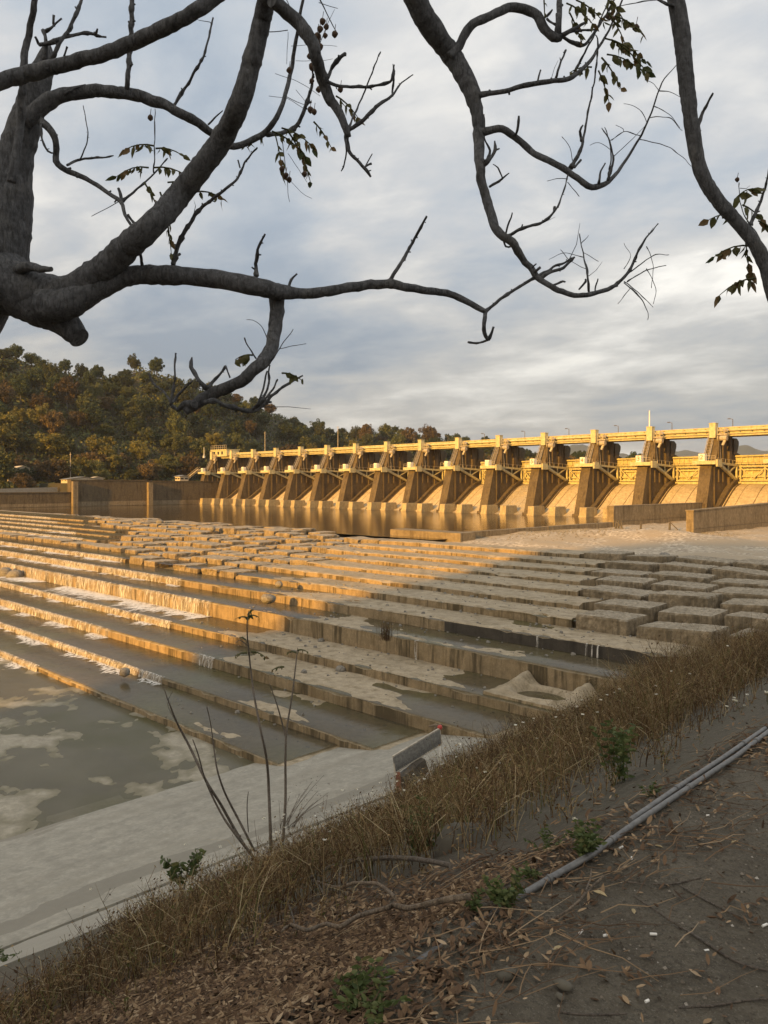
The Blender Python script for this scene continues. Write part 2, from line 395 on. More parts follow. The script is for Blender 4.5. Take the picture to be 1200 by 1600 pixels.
cmb = wn('ShaderNodeCombineXYZ'); wl(wm('DIVIDE', sep.outputs[0], den), cmb.inputs[0]); wl(wm('DIVIDE', sep.outputs[1], den), cmb.inputs[1])
def cloudnoise(scale, detail, rough, dist, off):
    mp = wn('ShaderNodeMapping'); mp.inputs['Location'].default_value = off; wl(cmb.outputs[0], mp.inputs[0])
    mp.inputs['Rotation'].default_value = (0,0,math.radians(-44)); mp.inputs['Scale'].default_value = (.78,1.0,1)
    x = wn('ShaderNodeTexNoise'); x.inputs['Scale'].default_value = scale; x.inputs['Detail'].default_value = detail
    x.inputs['Roughness'].default_value = rough; x.inputs['Distortion'].default_value = dist; wl(mp.outputs[0], x.inputs['Vector']); return x.outputs[0]
def wramp(fac, stops):
    r = wn('ShaderNodeValToRGB'); e = r.color_ramp.elements
    while len(e) < len(stops): e.new(.5)
    for i, (p, c) in enumerate(stops): e[i].position = p; e[i].color = (*c, 1) if isinstance(c, tuple) else (c,c,c,1)
    wl(fac, r.inputs[0]); return r.outputs[0]
def wmix(fac, a, b, blend='MIX'):
    x = wn('ShaderNodeMix', data_type='RGBA', blend_type=blend)
    for sock, v in ((x.inputs[0], fac), (x.inputs[6], a), (x.inputs[7], b)):
        if isinstance(v, (int, float)): sock.default_value = v
        elif isinstance(v, tuple): sock.default_value = (*v, 1)
        else: wl(v, sock)
    return x.outputs[2]
n1 = cloudnoise(.85, 8, .52, .12, (3.1, 1.7, 0)); n2 = cloudnoise(3.0, 9, .58, .25, (9.3, 4.2, 0)); n3 = cloudnoise(.42, 4, .5, .2, (1.3, 7.7, 0))
mixn = wm('ADD', wm('MULTIPLY', n1, .52), wm('ADD', wm('MULTIPLY', n2, .30), wm('MULTIPLY', n3, .28)))
# the overcast deck: grey blue bases, pale gaps; higher sky is thinner and paler
deck = wramp(mixn, [(.435,(.27,.315,.37)),(.49,(.34,.375,.415)),(.535,(.43,.44,.45)),(.585,(.57,.56,.535)),(.65,(.86,.83,.77))])
low = wramp(mixn, [(.435,(.155,.185,.22)),(.49,(.21,.23,.25)),(.56,(.28,.28,.272)),(.63,(.385,.38,.36)),(.73,(.62,.60,.54))])
elev = wramp(sep.outputs[2], [(.0,0.),(.13,.18),(.32,.8),(.5,1.)])
cl = wmix(elev, low, deck)
skyc = wmix(1.0, sky.outputs[0], (.085,.085,.085), 'MULTIPLY')
fin = wmix(.94, skyc, cl)
# evening glow added: sky sunward and overhead, out of view, brightens the foreground
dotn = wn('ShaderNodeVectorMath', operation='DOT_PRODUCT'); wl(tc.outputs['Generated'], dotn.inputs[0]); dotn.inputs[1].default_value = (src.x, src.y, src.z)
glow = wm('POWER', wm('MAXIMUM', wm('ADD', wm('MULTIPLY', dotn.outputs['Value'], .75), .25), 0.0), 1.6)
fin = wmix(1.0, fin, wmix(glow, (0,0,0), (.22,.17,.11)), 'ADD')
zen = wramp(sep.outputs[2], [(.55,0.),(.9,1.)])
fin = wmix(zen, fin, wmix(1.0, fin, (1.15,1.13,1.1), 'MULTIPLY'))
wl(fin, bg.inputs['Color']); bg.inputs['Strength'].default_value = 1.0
scn.view_settings.view_transform = 'Standard'; scn.view_settings.look = 'None'; scn.view_settings.exposure = .72; scn.view_settings.gamma = 1
# ================================================================ the setting: ground, banks, water
AX = Vector((-.99958, -.0291)); NX = Vector((-.0291, .99958))
def wp(a, n, z): return (AX.x*a+NX.x*n, AX.y*a+NX.y*n, z)
N0, DN = 25.4, 4.16
HT = [14.8,14.3,13.5,12.86,11.41,10.6,10.0,9.56,9.22,8.86,8.5,8.14,7.72,7.72,7.80]
ZK = [EYE-h for h in HT]; NK = [N0+DN*k for k in range(16)]; FLOOR = -7.30
def px_to_a(k, px):
    t = (px-HX)/F; n = NK[k]; f = n/(.6954*t+.7186); return f*(-.7186*t+.6954)
def bank_d(z):
    lo, hi = 0., 36.
    for i in range(50):
        m = (lo+hi)/2
        if bank(-m) > z: lo = m
        else: hi = m
    return lo

mb = MB(); R = 6500.0
mb.add([(-R,-R,-10.5),(R,-R,-10.5),(R,R,-10.5),(-R,R,-10.5)], [(0,1,2,3)])
tag(mb.build('ground', M['earth']), kind='structure')

# path, revetment, apron (our bank)
mb = MB(); ys = [-8+.12*i for i in range(150)]+[10+1.0*i for i in range(220)]
xs = [-1.89]+[-1.86+.10*i for i in range(60)]+[4.2+1.0*i for i in range(30)]
mb.grid([[(x, y, 6.4+.03*fbm(x*.8, y*.8, 3)+.012*fbm(x*5, y*5, 1, 3)-(.0 if x > -1.87 else .05)) for x in xs] for y in ys])
# grid order: rows along y then x -> flip so that normals face up
mb.f = [q[::-1] for q in mb.f]
tag(mb.build('path', M['dirt'], sm=True), kind='structure')
def bankz(x, y): return bank(x)+.035*fbm(x*.5, y*.3, 9)+.02*fbm(x*2.2, y*2.2, 4, 3)
mb = MB(); ys = [-14+.35*i for i in range(110)]+[24.5+1.2*i for i in range(125)]
xs = [-23.6+.35*i for i in range(63)]; xs = [x for x in xs if x < -1.9]+[-1.86,-1.80]
mb.grid([[(x, y, bankz(x, y)-(.03 if x == -1.86 else .3 if x == -1.80 else 0)) for y in ys] for x in xs]); mb.f = [q[::-1] for q in mb.f]
tag(mb.build('embankment', M['revet'], sm=True), kind='structure')
mb = MB(); xs = [-36.2+.45*i for i in range(30)]
xs.append(xs[-1]+.03)
mb.grid([[(x, y, bank(x)+.006+.03*fbm(x*.25, y*.15, 2)+.09*smooth(-25.2,-23.4,x)-(.35 if x == xs[-1] else 0)) for y in ys] for x in xs]); mb.f = [q[::-1] for q in mb.f]
tag(mb.build('concrete_apron', M['apron'], sm=False), kind='structure')

# river floor below the steps, with the shallow water that lies on it
def agrid(a0, a1, fine=.45, mid=110):
    out = []; a = a0
    while a < a1:
        out.append(a); a += fine if a < mid else (1.2 if a < 170 else 4.0)
    out.append(a1); return out
def floor_z(a, n):
    v = fbm(a*.11, n*.2, 5, 6)+.5*fbm(a*.33, n*.5, 15, 4)
    return FLOOR+.002+.10*v+.035*fbm(a*.9, n*.9, 1, 5)
aa = agrid(33, 285, .35, 80)
nn = [-40+2*i for i in range(18)]+[-4+.35*i for i in range(86)]; nn = [n for n in nn if n < 25.6]+[25.6]
mb = MB(); mb.grid([[wp(a, n, floor_z(a, n)) for n in nn] for a in aa])
tag(mb.build('river_floor', M['floor'], sm=True), kind='structure')
mb = MB(); mb.add([wp(34.5,-40,FLOOR+.008), wp(285,-40,FLOOR+.008), wp(285,25.5,FLOOR+.008), wp(34.5,25.5,FLOOR+.008)], [(3,2,1,0)])
wf = mb.build('water', M['floorwater'])
tag(wf, kind='structure')

# ================================================================ weir steps
WETX = [250, 330, 330, 330, 400, 400, 430, 300, 240, 220, 210, 215, 220]      # left of this the step carries water
def tread_z(k, a, n):
    u = (n-NK[k])/DN
    aw = px_to_a(k, WETX[min(k,12)])
    wet = smooth(aw-9, aw+9, a)
    seg = math.floor((a+k*3.3)/9.3)
    js = (mn.noise(Vector((seg*7.3, k*3.1, .5))))*.035
    e = .07*fbm(a*.16+k*9, n*.35, k*1.7, 4)+.012*fbm(a*1.1, n*1.1, k, 3)
    lip = .055*(1-smooth(.05,.55,u))
    dry = (1-wet)*(lip+.035)
    near = 0
    if k <= 4: near = -.14*(1-smooth(2, 13, a-bank_d(ZK[k])))          # wet beside the apron
    if k == 4: near -= .06*(1-smooth(45,60,a))
    return ZK[k]+e*(1-.6*wet)+dry+near-.13*wet+js*(1-wet)
WETR = [(0,-9),(300,-9),(300,-9),(560,-9),(690,-9),(700,.75),(0,-9)]
def step_mesh(k, a0, a1, depth=1.2, m='weir'):
    aa = agrid(a0, a1, .42 if k < 7 else .6, 100)
    zb = (ZK[k-1] if k else FLOOR)-depth+.4
    us = [0.02,.05,.12,.2,.28,.36,.44,.52,.6,.68,.76,.84,.92,1.0,1.03]
    P = []
    for a in aa:
        seg = math.floor((a+k*3.3)/9.3)
        off = .07*mn.noise(Vector((seg*3.7, k*5.1, 2)))+.05*fbm(a*.8, k*4, 0, 4)
        chip = max(0, fbm(a*.45, k*7.7, 3, 4)-.12)*.6+max(0, fbm(a*1.7, k*3.3, 8, 3)-.2)*.22
        zt = tread_z(k, a, NK[k]+.1)
        ztop = zt-.03-chip*.5
        zlow = zb
        H = ztop-zb
        col = [wp(a, NK[k]+off, zb), wp(a, NK[k]+off+.03*fbm(a*2,1,k), zb+H*.4), wp(a, NK[k]+off+.03*fbm(a*2,5,k), zb+H*.72), wp(a, NK[k]+off+.01, ztop-.07)]
        for i, u in enumerate(us):
            n = NK[k]+u*DN+(off+chip*.4 if u < .1 else 0)
            col.append(wp(a, n, ztop+.03-(.035 if i == 0 else 0)-(.0 if i else 0) if i < 2 else tread_z(k, a, n)))
        col.append(wp(a, NK[k]+1.03*DN, zb))
        P.append(col)
    mb = MB(); mb.grid(P)
    n = len(P[0]); L = len(P); mb.mi = []
    for i in range(L-1):
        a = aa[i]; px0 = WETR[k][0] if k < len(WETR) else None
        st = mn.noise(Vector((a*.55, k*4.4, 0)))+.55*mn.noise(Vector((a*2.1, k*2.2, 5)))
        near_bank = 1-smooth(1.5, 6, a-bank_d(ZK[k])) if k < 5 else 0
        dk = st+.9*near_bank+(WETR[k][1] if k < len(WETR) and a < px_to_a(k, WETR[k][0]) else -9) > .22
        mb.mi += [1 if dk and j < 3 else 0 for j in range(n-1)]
    mb.mi += [0, 0]
    mb.f.append(tuple(range(n))); mb.f.append(tuple((L-1)*n+j for j in range(n-1,-1,-1)))
    return mb
step_words = ['lowest concrete weir step, meeting the flat river floor', 'second weir step above the river floor, water over its left part',
 'third weir step above the river floor, below the bowl shaped broken concrete', 'narrow weir step at the foot of the tall wall', 
 'tall concrete weir wall, the highest riser, with a long water curtain', 'black wet weir step just behind the tall wall',
 'dry weir step just under the front row of blocks']
def place_step(k, a0, a1, label, m='weir'):
    mb = step_mesh(k, a0, a1)
    c = wp(a0, NK[k], ZK[k]-.8)
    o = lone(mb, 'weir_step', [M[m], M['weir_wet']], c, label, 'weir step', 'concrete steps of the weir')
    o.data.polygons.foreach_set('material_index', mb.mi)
FAR = 282.0
for k in range(6):
    a0 = bank_d(ZK[k])-1.2
    place_step(k, a0, FAR, step_words[k])
def dark_stain(k, x0, x1):      # damp run-down patch on a riser is real wet concrete laid 1 cm proud
    pass
RE = [893, 905, 902, 905, 912, 930, 905]       # right ends of the flat strips (photo)
LE = [368, 425, 480, 540, 500, 545, 592]       # left ends, where loose blocks begin
for k in range(6, 13):
    lab = 'dry weir step between the two block fields, %s up from the black wet step' % ORD[k-6]
    place_step(k, px_to_a(k, RE[k-6]), px_to_a(k, LE[k-6]), lab)
XL = [195, -400, 150, 170, 180, 130, 130, 120, 60]
for k in range(6, 15):
    if k == 7: continue
    a0 = px_to_a(k, XL[k-6])
    lab = 'water covered weir step at far left, %s up from the black wet step' % ORD[k-6]
    place_step(k, a0, FAR, lab)
# bed beneath the blocks
mb = MB(); P = []
for a in agrid(5, 284, 3.0, 200):
    row = []
    for k in range(6, 15):
        row += [wp(a, NK[k]+.25, ZK[k]-.75-.2*abs(fbm(a*.2, k, 1))), wp(a, NK[k]+DN*.98, ZK[k]-.72)]
    row.append(wp(a, NK[14]+DN+6, -2.2)); P.append(row)
mb.grid(P); tag(mb.build('riverbed', M['block']), kind='structure')

# ---- shallow water standing and running on the treads (one sheet per tread)
for k in range(0, 14):
    a0 = bank_d(ZK[k])+.1 if k < 6 else px_to_a(k, LE[k-6]-40 if k < 13 else 200)
    if k == 6: a0 = px_to_a(k, 900)
    if k == 7: a0 = px_to_a(k, 860)
    if k > 7: a0 = px_to_a(k, XL[k-6])
    if k in (7,): continue
    aa = agrid(a0, FAR, 1.0, 110)
    mb = MB(); zz = ZK[k]+.004
    if k in (6,): zz -= .02
    mb.grid([[wp(a, NK[k]-.015, zz-.03), wp(a, NK[k]+.12, zz), wp(a, NK[k]+2, zz), wp(a, NK[k+1]+.0, zz)] for a in aa])
    tag(mb.build('water', M['film'], sm=True), kind='structure')
# ---- curtains falling over the risers
FALLX = [60, 255, 172, 268, 330, 285, 192, None, 130, 120, 110, 90, 80, 70]
for k, fx in enumerate(FALLX):
    if fx is None: continue
    a0 = px_to_a(k, fx); zl = (ZK[k-1] if k else FLOOR)+.0
    if k == 8: zl = ZK[7]
    mb = MB(); a = a0
    zt = ZK[k]+.02; i = 0
    def strip(a0, a1, da):
        P = []; a = a0
        while a <= a1:
            cov = fbm(a*.35, k*11.3, 0, 4)+.32*smooth(a0, a0+10, a)+.22
            if True:
                o = .10+.07*fbm(a*2.3, k, 4, 3)
                P.append([wp(a, NK[k]+.10, zt), wp(a, NK[k]-.02-o*.3, zt-.05), wp(a, NK[k]-.05-o, (zt+zl)/2), wp(a, NK[k]-.07-o*1.4, zl-.03)])
            else:
                if len(P) > 1: mb.grid(P)
                P = []
            a += da
        if len(P) > 1: mb.grid(P)
    strip(a0, 120, .13) if a0 < 120 else None
    strip(max(a0,120), FAR, .5)
    if k == 2: strip(px_to_a(2, 335), px_to_a(2, 303), .13)
    if k == 1: strip(px_to_a(1, 256), px_to_a(1, 238), .13)
    mb.f = [q[::-1] for q in mb.f]
    if mb.v: lone(mb, 'water_curtain', M['fall'], wp(a0, NK[k], zl), 'white water curtain pouring over the %s weir riser up from the river floor' % ORD[k], 'waterfall', 'curtains of water over the weir steps', sm=True)
# thin trickles on the dark shaded risers
def trickle(k, px, wd, label):
    a = px_to_a(k, px); zl = ZK[k-1]; zt = ZK[k]+.03
    mb = MB(); P = []
    for i in range(7):
        b = a+wd*(i/6-.5); o = .05+.03*fbm(b*5, k, 2)
        P.append([wp(b, NK[k]+.2, zt), wp(b, NK[k]-.06-o*.4, zt-.06), wp(b, NK[k]-.07-o, zl-.02)])
    mb.grid(P); mb.f = [q[::-1] for q in mb.f]
    lone(mb, 'water_trickle', M['fall'], wp(a, NK[k], zl), label, 'waterfall', 'trickles over the dark weir steps', sm=True)
trickle(4, 651, .28, 'narrow white trickle through a notch in the tall weir wall')
for px, wd in ((841,.22),(917,.14),(926,.1),(935,.16)):
    trickle(5, px, wd, 'thin trickle running down the black wet weir step')
# foam at the foot of the curtains: short streaks drawn out downstream
mb = MB()
for k, fx in enumerate(FALLX):
    if fx is None: continue
    z = (ZK[k-1] if k else FLOOR)+.03; a0 = px_to_a(k, fx); N_ = int((min(150, FAR)-a0)*(80 if k in (4,) else 40))
    for i in range(N_):
        a = a0+(min(150, FAR)-a0)*random.random()
        dens = fbm(a*.21, k*5.1, 1, 4)+.36
        dn = abs(random.gauss(0, .6 if k != 4 else 1.25))
        if dens < .10+dn*(.35 if k != 4 else .2): continue
        n = NK[k]-.05-dn; L2 = random.uniform(.06,.40)*(1+dn); w2 = random.uniform(.03,.10); sk = random.gauss(-.25,.3)
        if dn < .25: L2, w2 = w2, L2
        mb.add([wp(a-w2, n, z), wp(a+sk*L2, n-L2, z+.004), wp(a+w2, n, z+.012), wp(a-sk*.2, n+L2*.5, z+.004)], [(0,1,2,3)])
tag(mb.build('foam', M['foam']), 'white foam lying at the feet of the water curtains', 'foam', kind='stuff')

# ---- loose concrete blocks
def block_mesh(name, L, W, H, seed, pit, crown=.0):
    nx, ny, nz = (34, 27, 7) if pit > .1 else (14, 11, 5)
    mb = MB(); idx = {}; v = []; f = []
    def P(i, j, l):
        key = (i, j, l)
        if key in idx: return idx[key]
        x, y, z = i/nx*2-1, j/ny*2-1, l/nz
        ex = max(0, abs(x)-.90)/.10; ey = max(0, abs(y)-.88)/.12; ez = max(0, z-.82)/.18
        r = .035
        px = x*L/2-math.copysign(r*1.2*(ez*ez+ey*ey*.6)*(abs(x) > .9), x)
        py = y*W/2-math.copysign(r*1.2*(ez*ez+ex*ex*.6)*(abs(y) > .88), y)
        pz = z*H
        q = Vector((px, py, pz))
        d = (.03 if pit > .1 else .07)*fbm(px*.7+seed*9, py*.7, pz*.7, 4)
        d2 = .05*fbm(px*2.6+seed*5, py*2.6, pz*2.6, 3)
        if z > .95:
            e = 1-max(ex, ey)
            pz += crown*(1-(px/(L/2))**2)*.5+d*.7-r*1.3*max(ex, ey)**2
            pz -= pit*1.1*max(0, mn.noise(Vector((px*3.8+seed*31, py*4.2, seed))))*e
            pz += pit*.55*fbm(px*5.5, py*5.5+seed*3, 1, 4)*e
        if abs(x) > .95: px += d+d2
        if abs(y) > .95: py += d+d2
        ch = max(0, fbm(seed*13+x*1.1, y*1.1, z*1.3, 3)-.25)
        if pit > .1: ch *= .35
        px -= math.copysign(ch*.5*(abs(x) > .8), x); py -= math.copysign(ch*.4*(abs(y) > .8), y)
        idx[key] = len(v); v.append((px, py, pz)); return idx[key]
    for i in range(nx):
        for j in range(ny): f.append((P(i,j,nz),P(i+1,j,nz),P(i+1,j+1,nz),P(i,j+1,nz)))
    for l in range(nz):
        for i in range(nx):
            f.append((P(i,0,l),P(i+1,0,l),P(i+1,0,l+1),P(i,0,l+1))); f.append((P(i+1,ny,l),P(i,ny,l),P(i,ny,l+1),P(i+1,ny,l+1)))
        for j in range(ny):
            f.append((P(nx,j,l),P(nx,j+1,l),P(nx,j+1,l+1),P(nx,j,l+1))); f.append((P(0,j+1,l),P(0,j,l),P(0,j,l+1),P(0,j+1,l+1)))
    mb.add(v, f); return mb
ANG = math.atan2(NX.y, NX.x)-math.pi/2
small = [block_mesh('concrete_block', 3.2, 3.5, 1.0, s, .05).mesh('concrete_block', M['block'], sm=False) for s in range(8)]
large = [block_mesh('concrete_block', 4.6, 3.35, 1.2, 40+s, .13, .03).mesh('concrete_block', M['block'], sm=False) for s in range(7)]
def put_block(me, a, n, z, sx, label, group, tilt=.03):
    o = bpy.data.objects.new('concrete_block', me); COL.objects.link(o)
    o.location = wp(a, n, z); o.scale = (sx, random.uniform(.93,1.02), random.uniform(.92,1.08))
    o.rotation_euler = (random.gauss(0,tilt*.6), random.gauss(0,tilt*.7), ANG+random.gauss(0,.03))
    tag(o, label, 'concrete block', group)
BL = [(366,197),(428,-20),(478,172),(540,188),(540,196),(545,148),(590,145),(500,135),(470,70)]
tot = 0
for k in range(6, 15):
    x1, x0 = BL[k-6]; a = px_to_a(k, x1); e = px_to_a(k, x0)
    lab = 'sunlit gold concrete block in the %s rank up of the middle block field' % ORD[k-6]
    while a < e-1:
        sx = random.uniform(.86, 1.12); a2 = a+3.2*sx
        big = k < 8
        if random.random() > (.03 if k < 12 else .10):
            put_block(random.choice(small), (a+a2)/2, NK[k]+1.75+random.gauss(0,.12), ZK[k]-.92+random.gauss(0,.10)-(.25 if random.random() < .08 else 0), sx, lab, 'concrete blocks of the middle field', .03); tot += 1
        a = a2+random.uniform(.18,.6)
for k in range(6, 13):
    a = px_to_a(k, RE[k-6])-.35; e = bank_d(ZK[k])-1
    if k >= 10: e = 8
    i = 0
    a -= [0,.8,0,1.2,.3,.6,0][k-6]
    while a > e:
        sx = random.uniform(.84, 1.16); a2 = a-4.7*sx
        lab = 'grey pitted block, %s from the left in the %s rank of the right field' % (ORD[i], ORD[k-6])
        put_block(large[(k*3+i)%7], (a+a2)/2, NK[k]+1.7+random.gauss(0,.12), ZK[k]-1.0+random.gauss(0,.07)+.20, sx, lab, 'pitted concrete blocks near the right bank', .04); tot += 1; i += 1
        a = a2-random.uniform(.35,.8)
# ---- rubble stones
def stone_mb(r, seed, fl=.6):
    mb = MB(); n, m = 10, 7; v = []; f = []
    for i in range(m+1):
        th = math.pi*i/m
        for j in range(n):
            ph = 2*math.pi*j/n
            d = Vector((math.sin(th)*math.cos(ph), math.sin(th)*math.sin(ph), math.cos(th)))
            q = d*r*(1+.28*mn.noise(d*1.6+Vector((seed*3.1,0,0)))+.1*mn.noise(d*4+Vector((0,seed,0))))
            v.append((q.x*1.15, q.y*.9, q.z*fl))
    for i in range(m):
        for j in range(n): f.append((i*n+j, (i+1)*n+j, (i+1)*n+(j+1)%n, i*n+(j+1)%n))
    mb.add(v, f); return mb
stones = [stone_mb(1.0, s, random.uniform(.55,.85)).mesh('rock', M['stone'], sm=True) for s in range(6)]
def rock(px, py, z, r, label, i=0):
    p = on_level(px, py, z); o = bpy.data.objects.new('rock', stones[i%6]); COL.objects.link(o)
    o.location = (p.x, p.y, z+r*.3); o.scale = (r,r,r); o.rotation_euler = (0,0,random.uniform(0,6)); tag(o, label, 'rock', 'rocks lying on the weir')
for i, (px, py, k, r, lab) in enumerate([
  (418,939,5,.62,'round boulder on the step behind the tall wall, in the sunlight'),
  (250,818,12,.75,'round boulder perched on the topmost blocks by the pool'),(332,828,12,.6,'small boulder among the topmost blocks, right of the perched one'),
  (380,964,3,.5,'brown rock below the tall wall, left of a pair'),(394,966,3,.5,'brown rock below the tall wall, right of a pair'),(428,970,3,.42,'pale round rock below the tall wall'),
  (533,1049,2,.42,'white rounded rock on a tread of the lower steps'),(195,1053,1,.45,'tan rock in the shallow water on the second step'),
  (8,900,3,1.1,'dark boulder at the foot of the tall wall at the left edge'),(24,902,3,1.0,'dark boulder beside the one at the left edge'),(436,915,6,.4,'small dark stone on the dry step under the blocks'),
  (866,867,10,.6,'white stone wedged on a dry step near the gravel'),(1038,872,11,.6,'pale round stone between two blocks of the right field'),(1082,878,11,.5,'stone on top of the blocks of the right field'),
  (475,1052,2,.25,'small stone on the lower steps left of the white rock'),(502,1003,3,.3,'flat pale stone on the narrow step')]):
    rock(px, py, ZK[k]+.0, r, lab, i)
RB = MB()
for i in range(1100):
    k = random.choice((0,1,2,3,3,4,4,5,5,6,6,7,8,9,10,11)); a = random.uniform(14, 62) if random.random() < .75 else random.uniform(60, 130); u = random.random()**2
    n = NK[k]+(1-u*.9)*DN-.15 if random.random() < .7 else NK[k]+random.random()*DN
    if k < 5 and a < bank_d(ZK[k])+.5: continue
    r = abs(random.gauss(.05,.05))+.03; z = tread_z(k, a, n)
    if k > 5 and (a < px_to_a(min(k,12), RE[min(k,12)-6]) or a > px_to_a(min(k,12), LE[min(k,12)-6])): continue
    c = wp(a, n, z); an = random.uniform(0,6.28); q = [(c[0]+r*random.uniform(.7,1.3)*math.cos(an+j*1.257), c[1]+r*random.uniform(.7,1.3)*math.sin(an+j*1.257), c[2]-.01) for j in range(5)]
    q2 = [(c[0]+(x-c[0])*.6, c[1]+(y-c[1])*.6, c[2]+r*random.uniform(.5,1)) for x,y,_ in q]
    RB.add(q+q2, [(0,1,6,5),(1,2,7,6),(2,3,8,7),(3,4,9,8),(4,0,5,9),(5,6,7,8,9)])
tag(RB.build('rubble', M['stone']), 'small rubble and gravel caught on the weir steps', 'rubble', kind='stuff')
# ---- scooped, broken concrete bowl near the bank on the fourth step
ac = px_to_a(3, 815); nc = NK[3]+2.15; mb = MB(); n = 44; P = []
for i in range(n+1):
    row = []
    for j in range(n+1):
        u, v_ = i/n*2-1, j/n*2-1
        r = math.hypot(u*1.1, v_*1.15)
        z = .16+.14*math.exp(-((r-.78)/.17)**2)-.62*math.exp(-(r/.56)**4)
        z += .75*smooth(-.5,.9,v_)*(math.exp(-((u-.68)/.15)**2)+math.exp(-((u+.72)/.16)**2))
        z += .05*fbm(u*4, v_*4, 1, 4)
        if max(abs(u), abs(v_)) > .97: z = -.9
        row.append(wp(ac-u*3.1, nc+v_*2.0, ZK[3]+z))
    P.append(row)
mb.grid(P); c = Vector(wp(ac, nc, ZK[3]))
bowl = thing('broken_concrete_bowl', (c.x, c.y, ZK[3]), 'scooped bowl of broken concrete holding dark water, below the black weir step', 'broken concrete')
part(mb, 'shell', M['weir'], bowl, sm=True)
mb = MB(); mb.add([(c.x+1.5*math.cos(i*.3142), c.y+.95*math.sin(i*.3142), ZK[3]-.20) for i in range(20)], [tuple(range(20))])
part(mb, 'pooled_water', M['pool'], bowl)
# dead reed tuft on the tall wall
c = on_level(603, 998, ZK[4]+.1); mb = MB()
for i in range(90):
    b = Vector((c.x+random.gauss(0,.28), c.y+random.gauss(0,.2), ZK[4])); h = random.uniform(.7,1.7); l = Vector((random.gauss(0,.25), random.gauss(0,.25), 0))
    mb.tube([b, b+l*.3+Vector((0,0,h*.6)), b+l+Vector((0,0,h))], [.012,.009,.003], 3)
lone(mb, 'reed_tuft', M['weed'], (c.x, c.y, ZK[4]), 'dry reed tuft growing on top of the tall weir wall', 'reeds')
# driftwood on the riser near the apron
c = on_level(680, 1140, ZK[2]); mb = MB()
mb.tube([(c.x-.2,c.y,c.z-.4),(c.x,c.y,c.z+.1),(c.x+.25,c.y+.1,c.z+.33)],[.05,.07,.05],6,.3)
mb.tube([(c.x-.35,c.y-.1,c.z+.12),(c.x,c.y,c.z+.25),(c.x+.3,c.y+.1,c.z+.28)],[.05,.08,.03],6,.3)
lone(mb, 'driftwood', M['deadwood'], (c.x,c.y,c.z), 'bleached driftwood snag hooked on the third weir step', 'driftwood', sm=True)
# ================================================================ pool, gravel, walls
mb = MB()
mb.add([(-292,60,0),(-73.6,60,0),(-73.6,190,0),(-292,190,0)], [(0,1,2,3)])
# keep the pool behind the weir crest: cut the near edge along the top row
mb = MB(); nb = NK[14]+.8
edge = [wp(a, nb, 0.0) for a in (72, 110, 160, 220, 290)]
q = [(-73.4,90,0),(-73.4,190,0),(-292,190,0)]+[(x,y,0.0) for x,y,_ in edge[::-1]]
mb.add(q, [tuple(range(len(q)))])
tag(mb.build('water', M['pool']), kind='structure')
mb = MB(); mb.add([(-296,191,14.2),(-20,191,14.2),(-20,600,14.2),(-296,600,14.2)], [(0,1,2,3)])
tag(mb.build('water', M['pool']), kind='structure')
mb = MB(); P = []
for i in range(90):
    x = -75+i*.72; row = []
    for j in range(80):
        y = 76+j*1.3
        z = -.25+1.5*math.exp(-((x+52)/13)**2-((y-107)/6)**2)+.75*math.exp(-((x+66)/10)**2-((y-100)/10)**2)+.35*smooth(100,135,y)+.28*fbm(x*.16, y*.16, 1)+.05*fbm(x, y, 2)
        z -= .9*(1-smooth(78,88,y)); row.append((x, y, z))
    P.append(row)
mb.grid(P); mb.f = [q[::-1] for q in mb.f]
tag(mb.build('gravel', M['gravel'], sm=True), kind='structure')
def gz(x, y): return -.25+1.5*math.exp(-((x+52)/13)**2-((y-107)/6)**2)+.75*math.exp(-((x+66)/10)**2-((y-100)/10)**2)+.35*smooth(100,135,y)+.28*fbm(x*.16, y*.16, 1)
mb = MB()
for i in range(2400):
    if i % 3: x, y = random.gauss(-67,4), random.gauss(108,7)
    else: x, y = random.uniform(-72,-48), random.gauss(121,3)
    if x < -72.5 or y < 88: continue
    r = random.uniform(.07,.22); z = gz(x, y)
    pts = [(x+r*1.2,y,z),(x,y+r,z),(x-r*1.1,y,z),(x,y-r,z),(x+random.uniform(-.3,.3)*r,y,z+r*.9)]
    mb.add(pts, [(0,1,4),(1,2,4),(2,3,4),(3,0,4)])
tag(mb.build('pebbles', M['stone']), 'pale pebbles strewn over the gravel bar', 'pebbles', kind='stuff')
# low L shaped kerb wall, training walls
mb = MB(); mb.box(-86,-71.6,85.2,88.6,-2,.95)
lone(mb, 'concrete_slab', M['wall'], (-78,86,-2), 'low broad concrete slab along the pool edge beside the last blocks', 'slab')
mb = MB(); mb.box(-74.4,-73.3,88.61,131.6,-2,.9); mb.box(-74.45,-73.25,110,110.25,-2,.93)
lone(mb, 'low_wall', M['wall'], (-73.8,110,-2), 'low concrete wall between the pool and the gravel bar', 'wall')
mb = MB(); mb.box(-74.6,-73.2,131.62,172,-2,3.8); mb.box(-74.66,-73.14,131.7,172,3.8,3.98); mb.box(-73.2,-73.14,131.8,172,1.0,1.12)
lone(mb, 'training_wall', M['wall'], (-73.9,150,-2), 'tall mossy training wall ending beside the low wall, left of two', 'wall', 'training walls below the dam')
mb = MB(); mb.prism([(121.2,-2),(172,-2),(172,4.6),(121.2,3.7)], -54.6, -53.4); mb.prism([(121.1,3.7),(172,4.6),(172,4.8),(121.1,3.9)], -54.7, -53.3); mb.box(-53.4,-53.34,121.4,172,.9,1.02)
lone(mb, 'training_wall', M['wall'], (-54,146,-2), 'tall mossy training wall with a bright end face, right of two', 'wall', 'training walls below the dam')
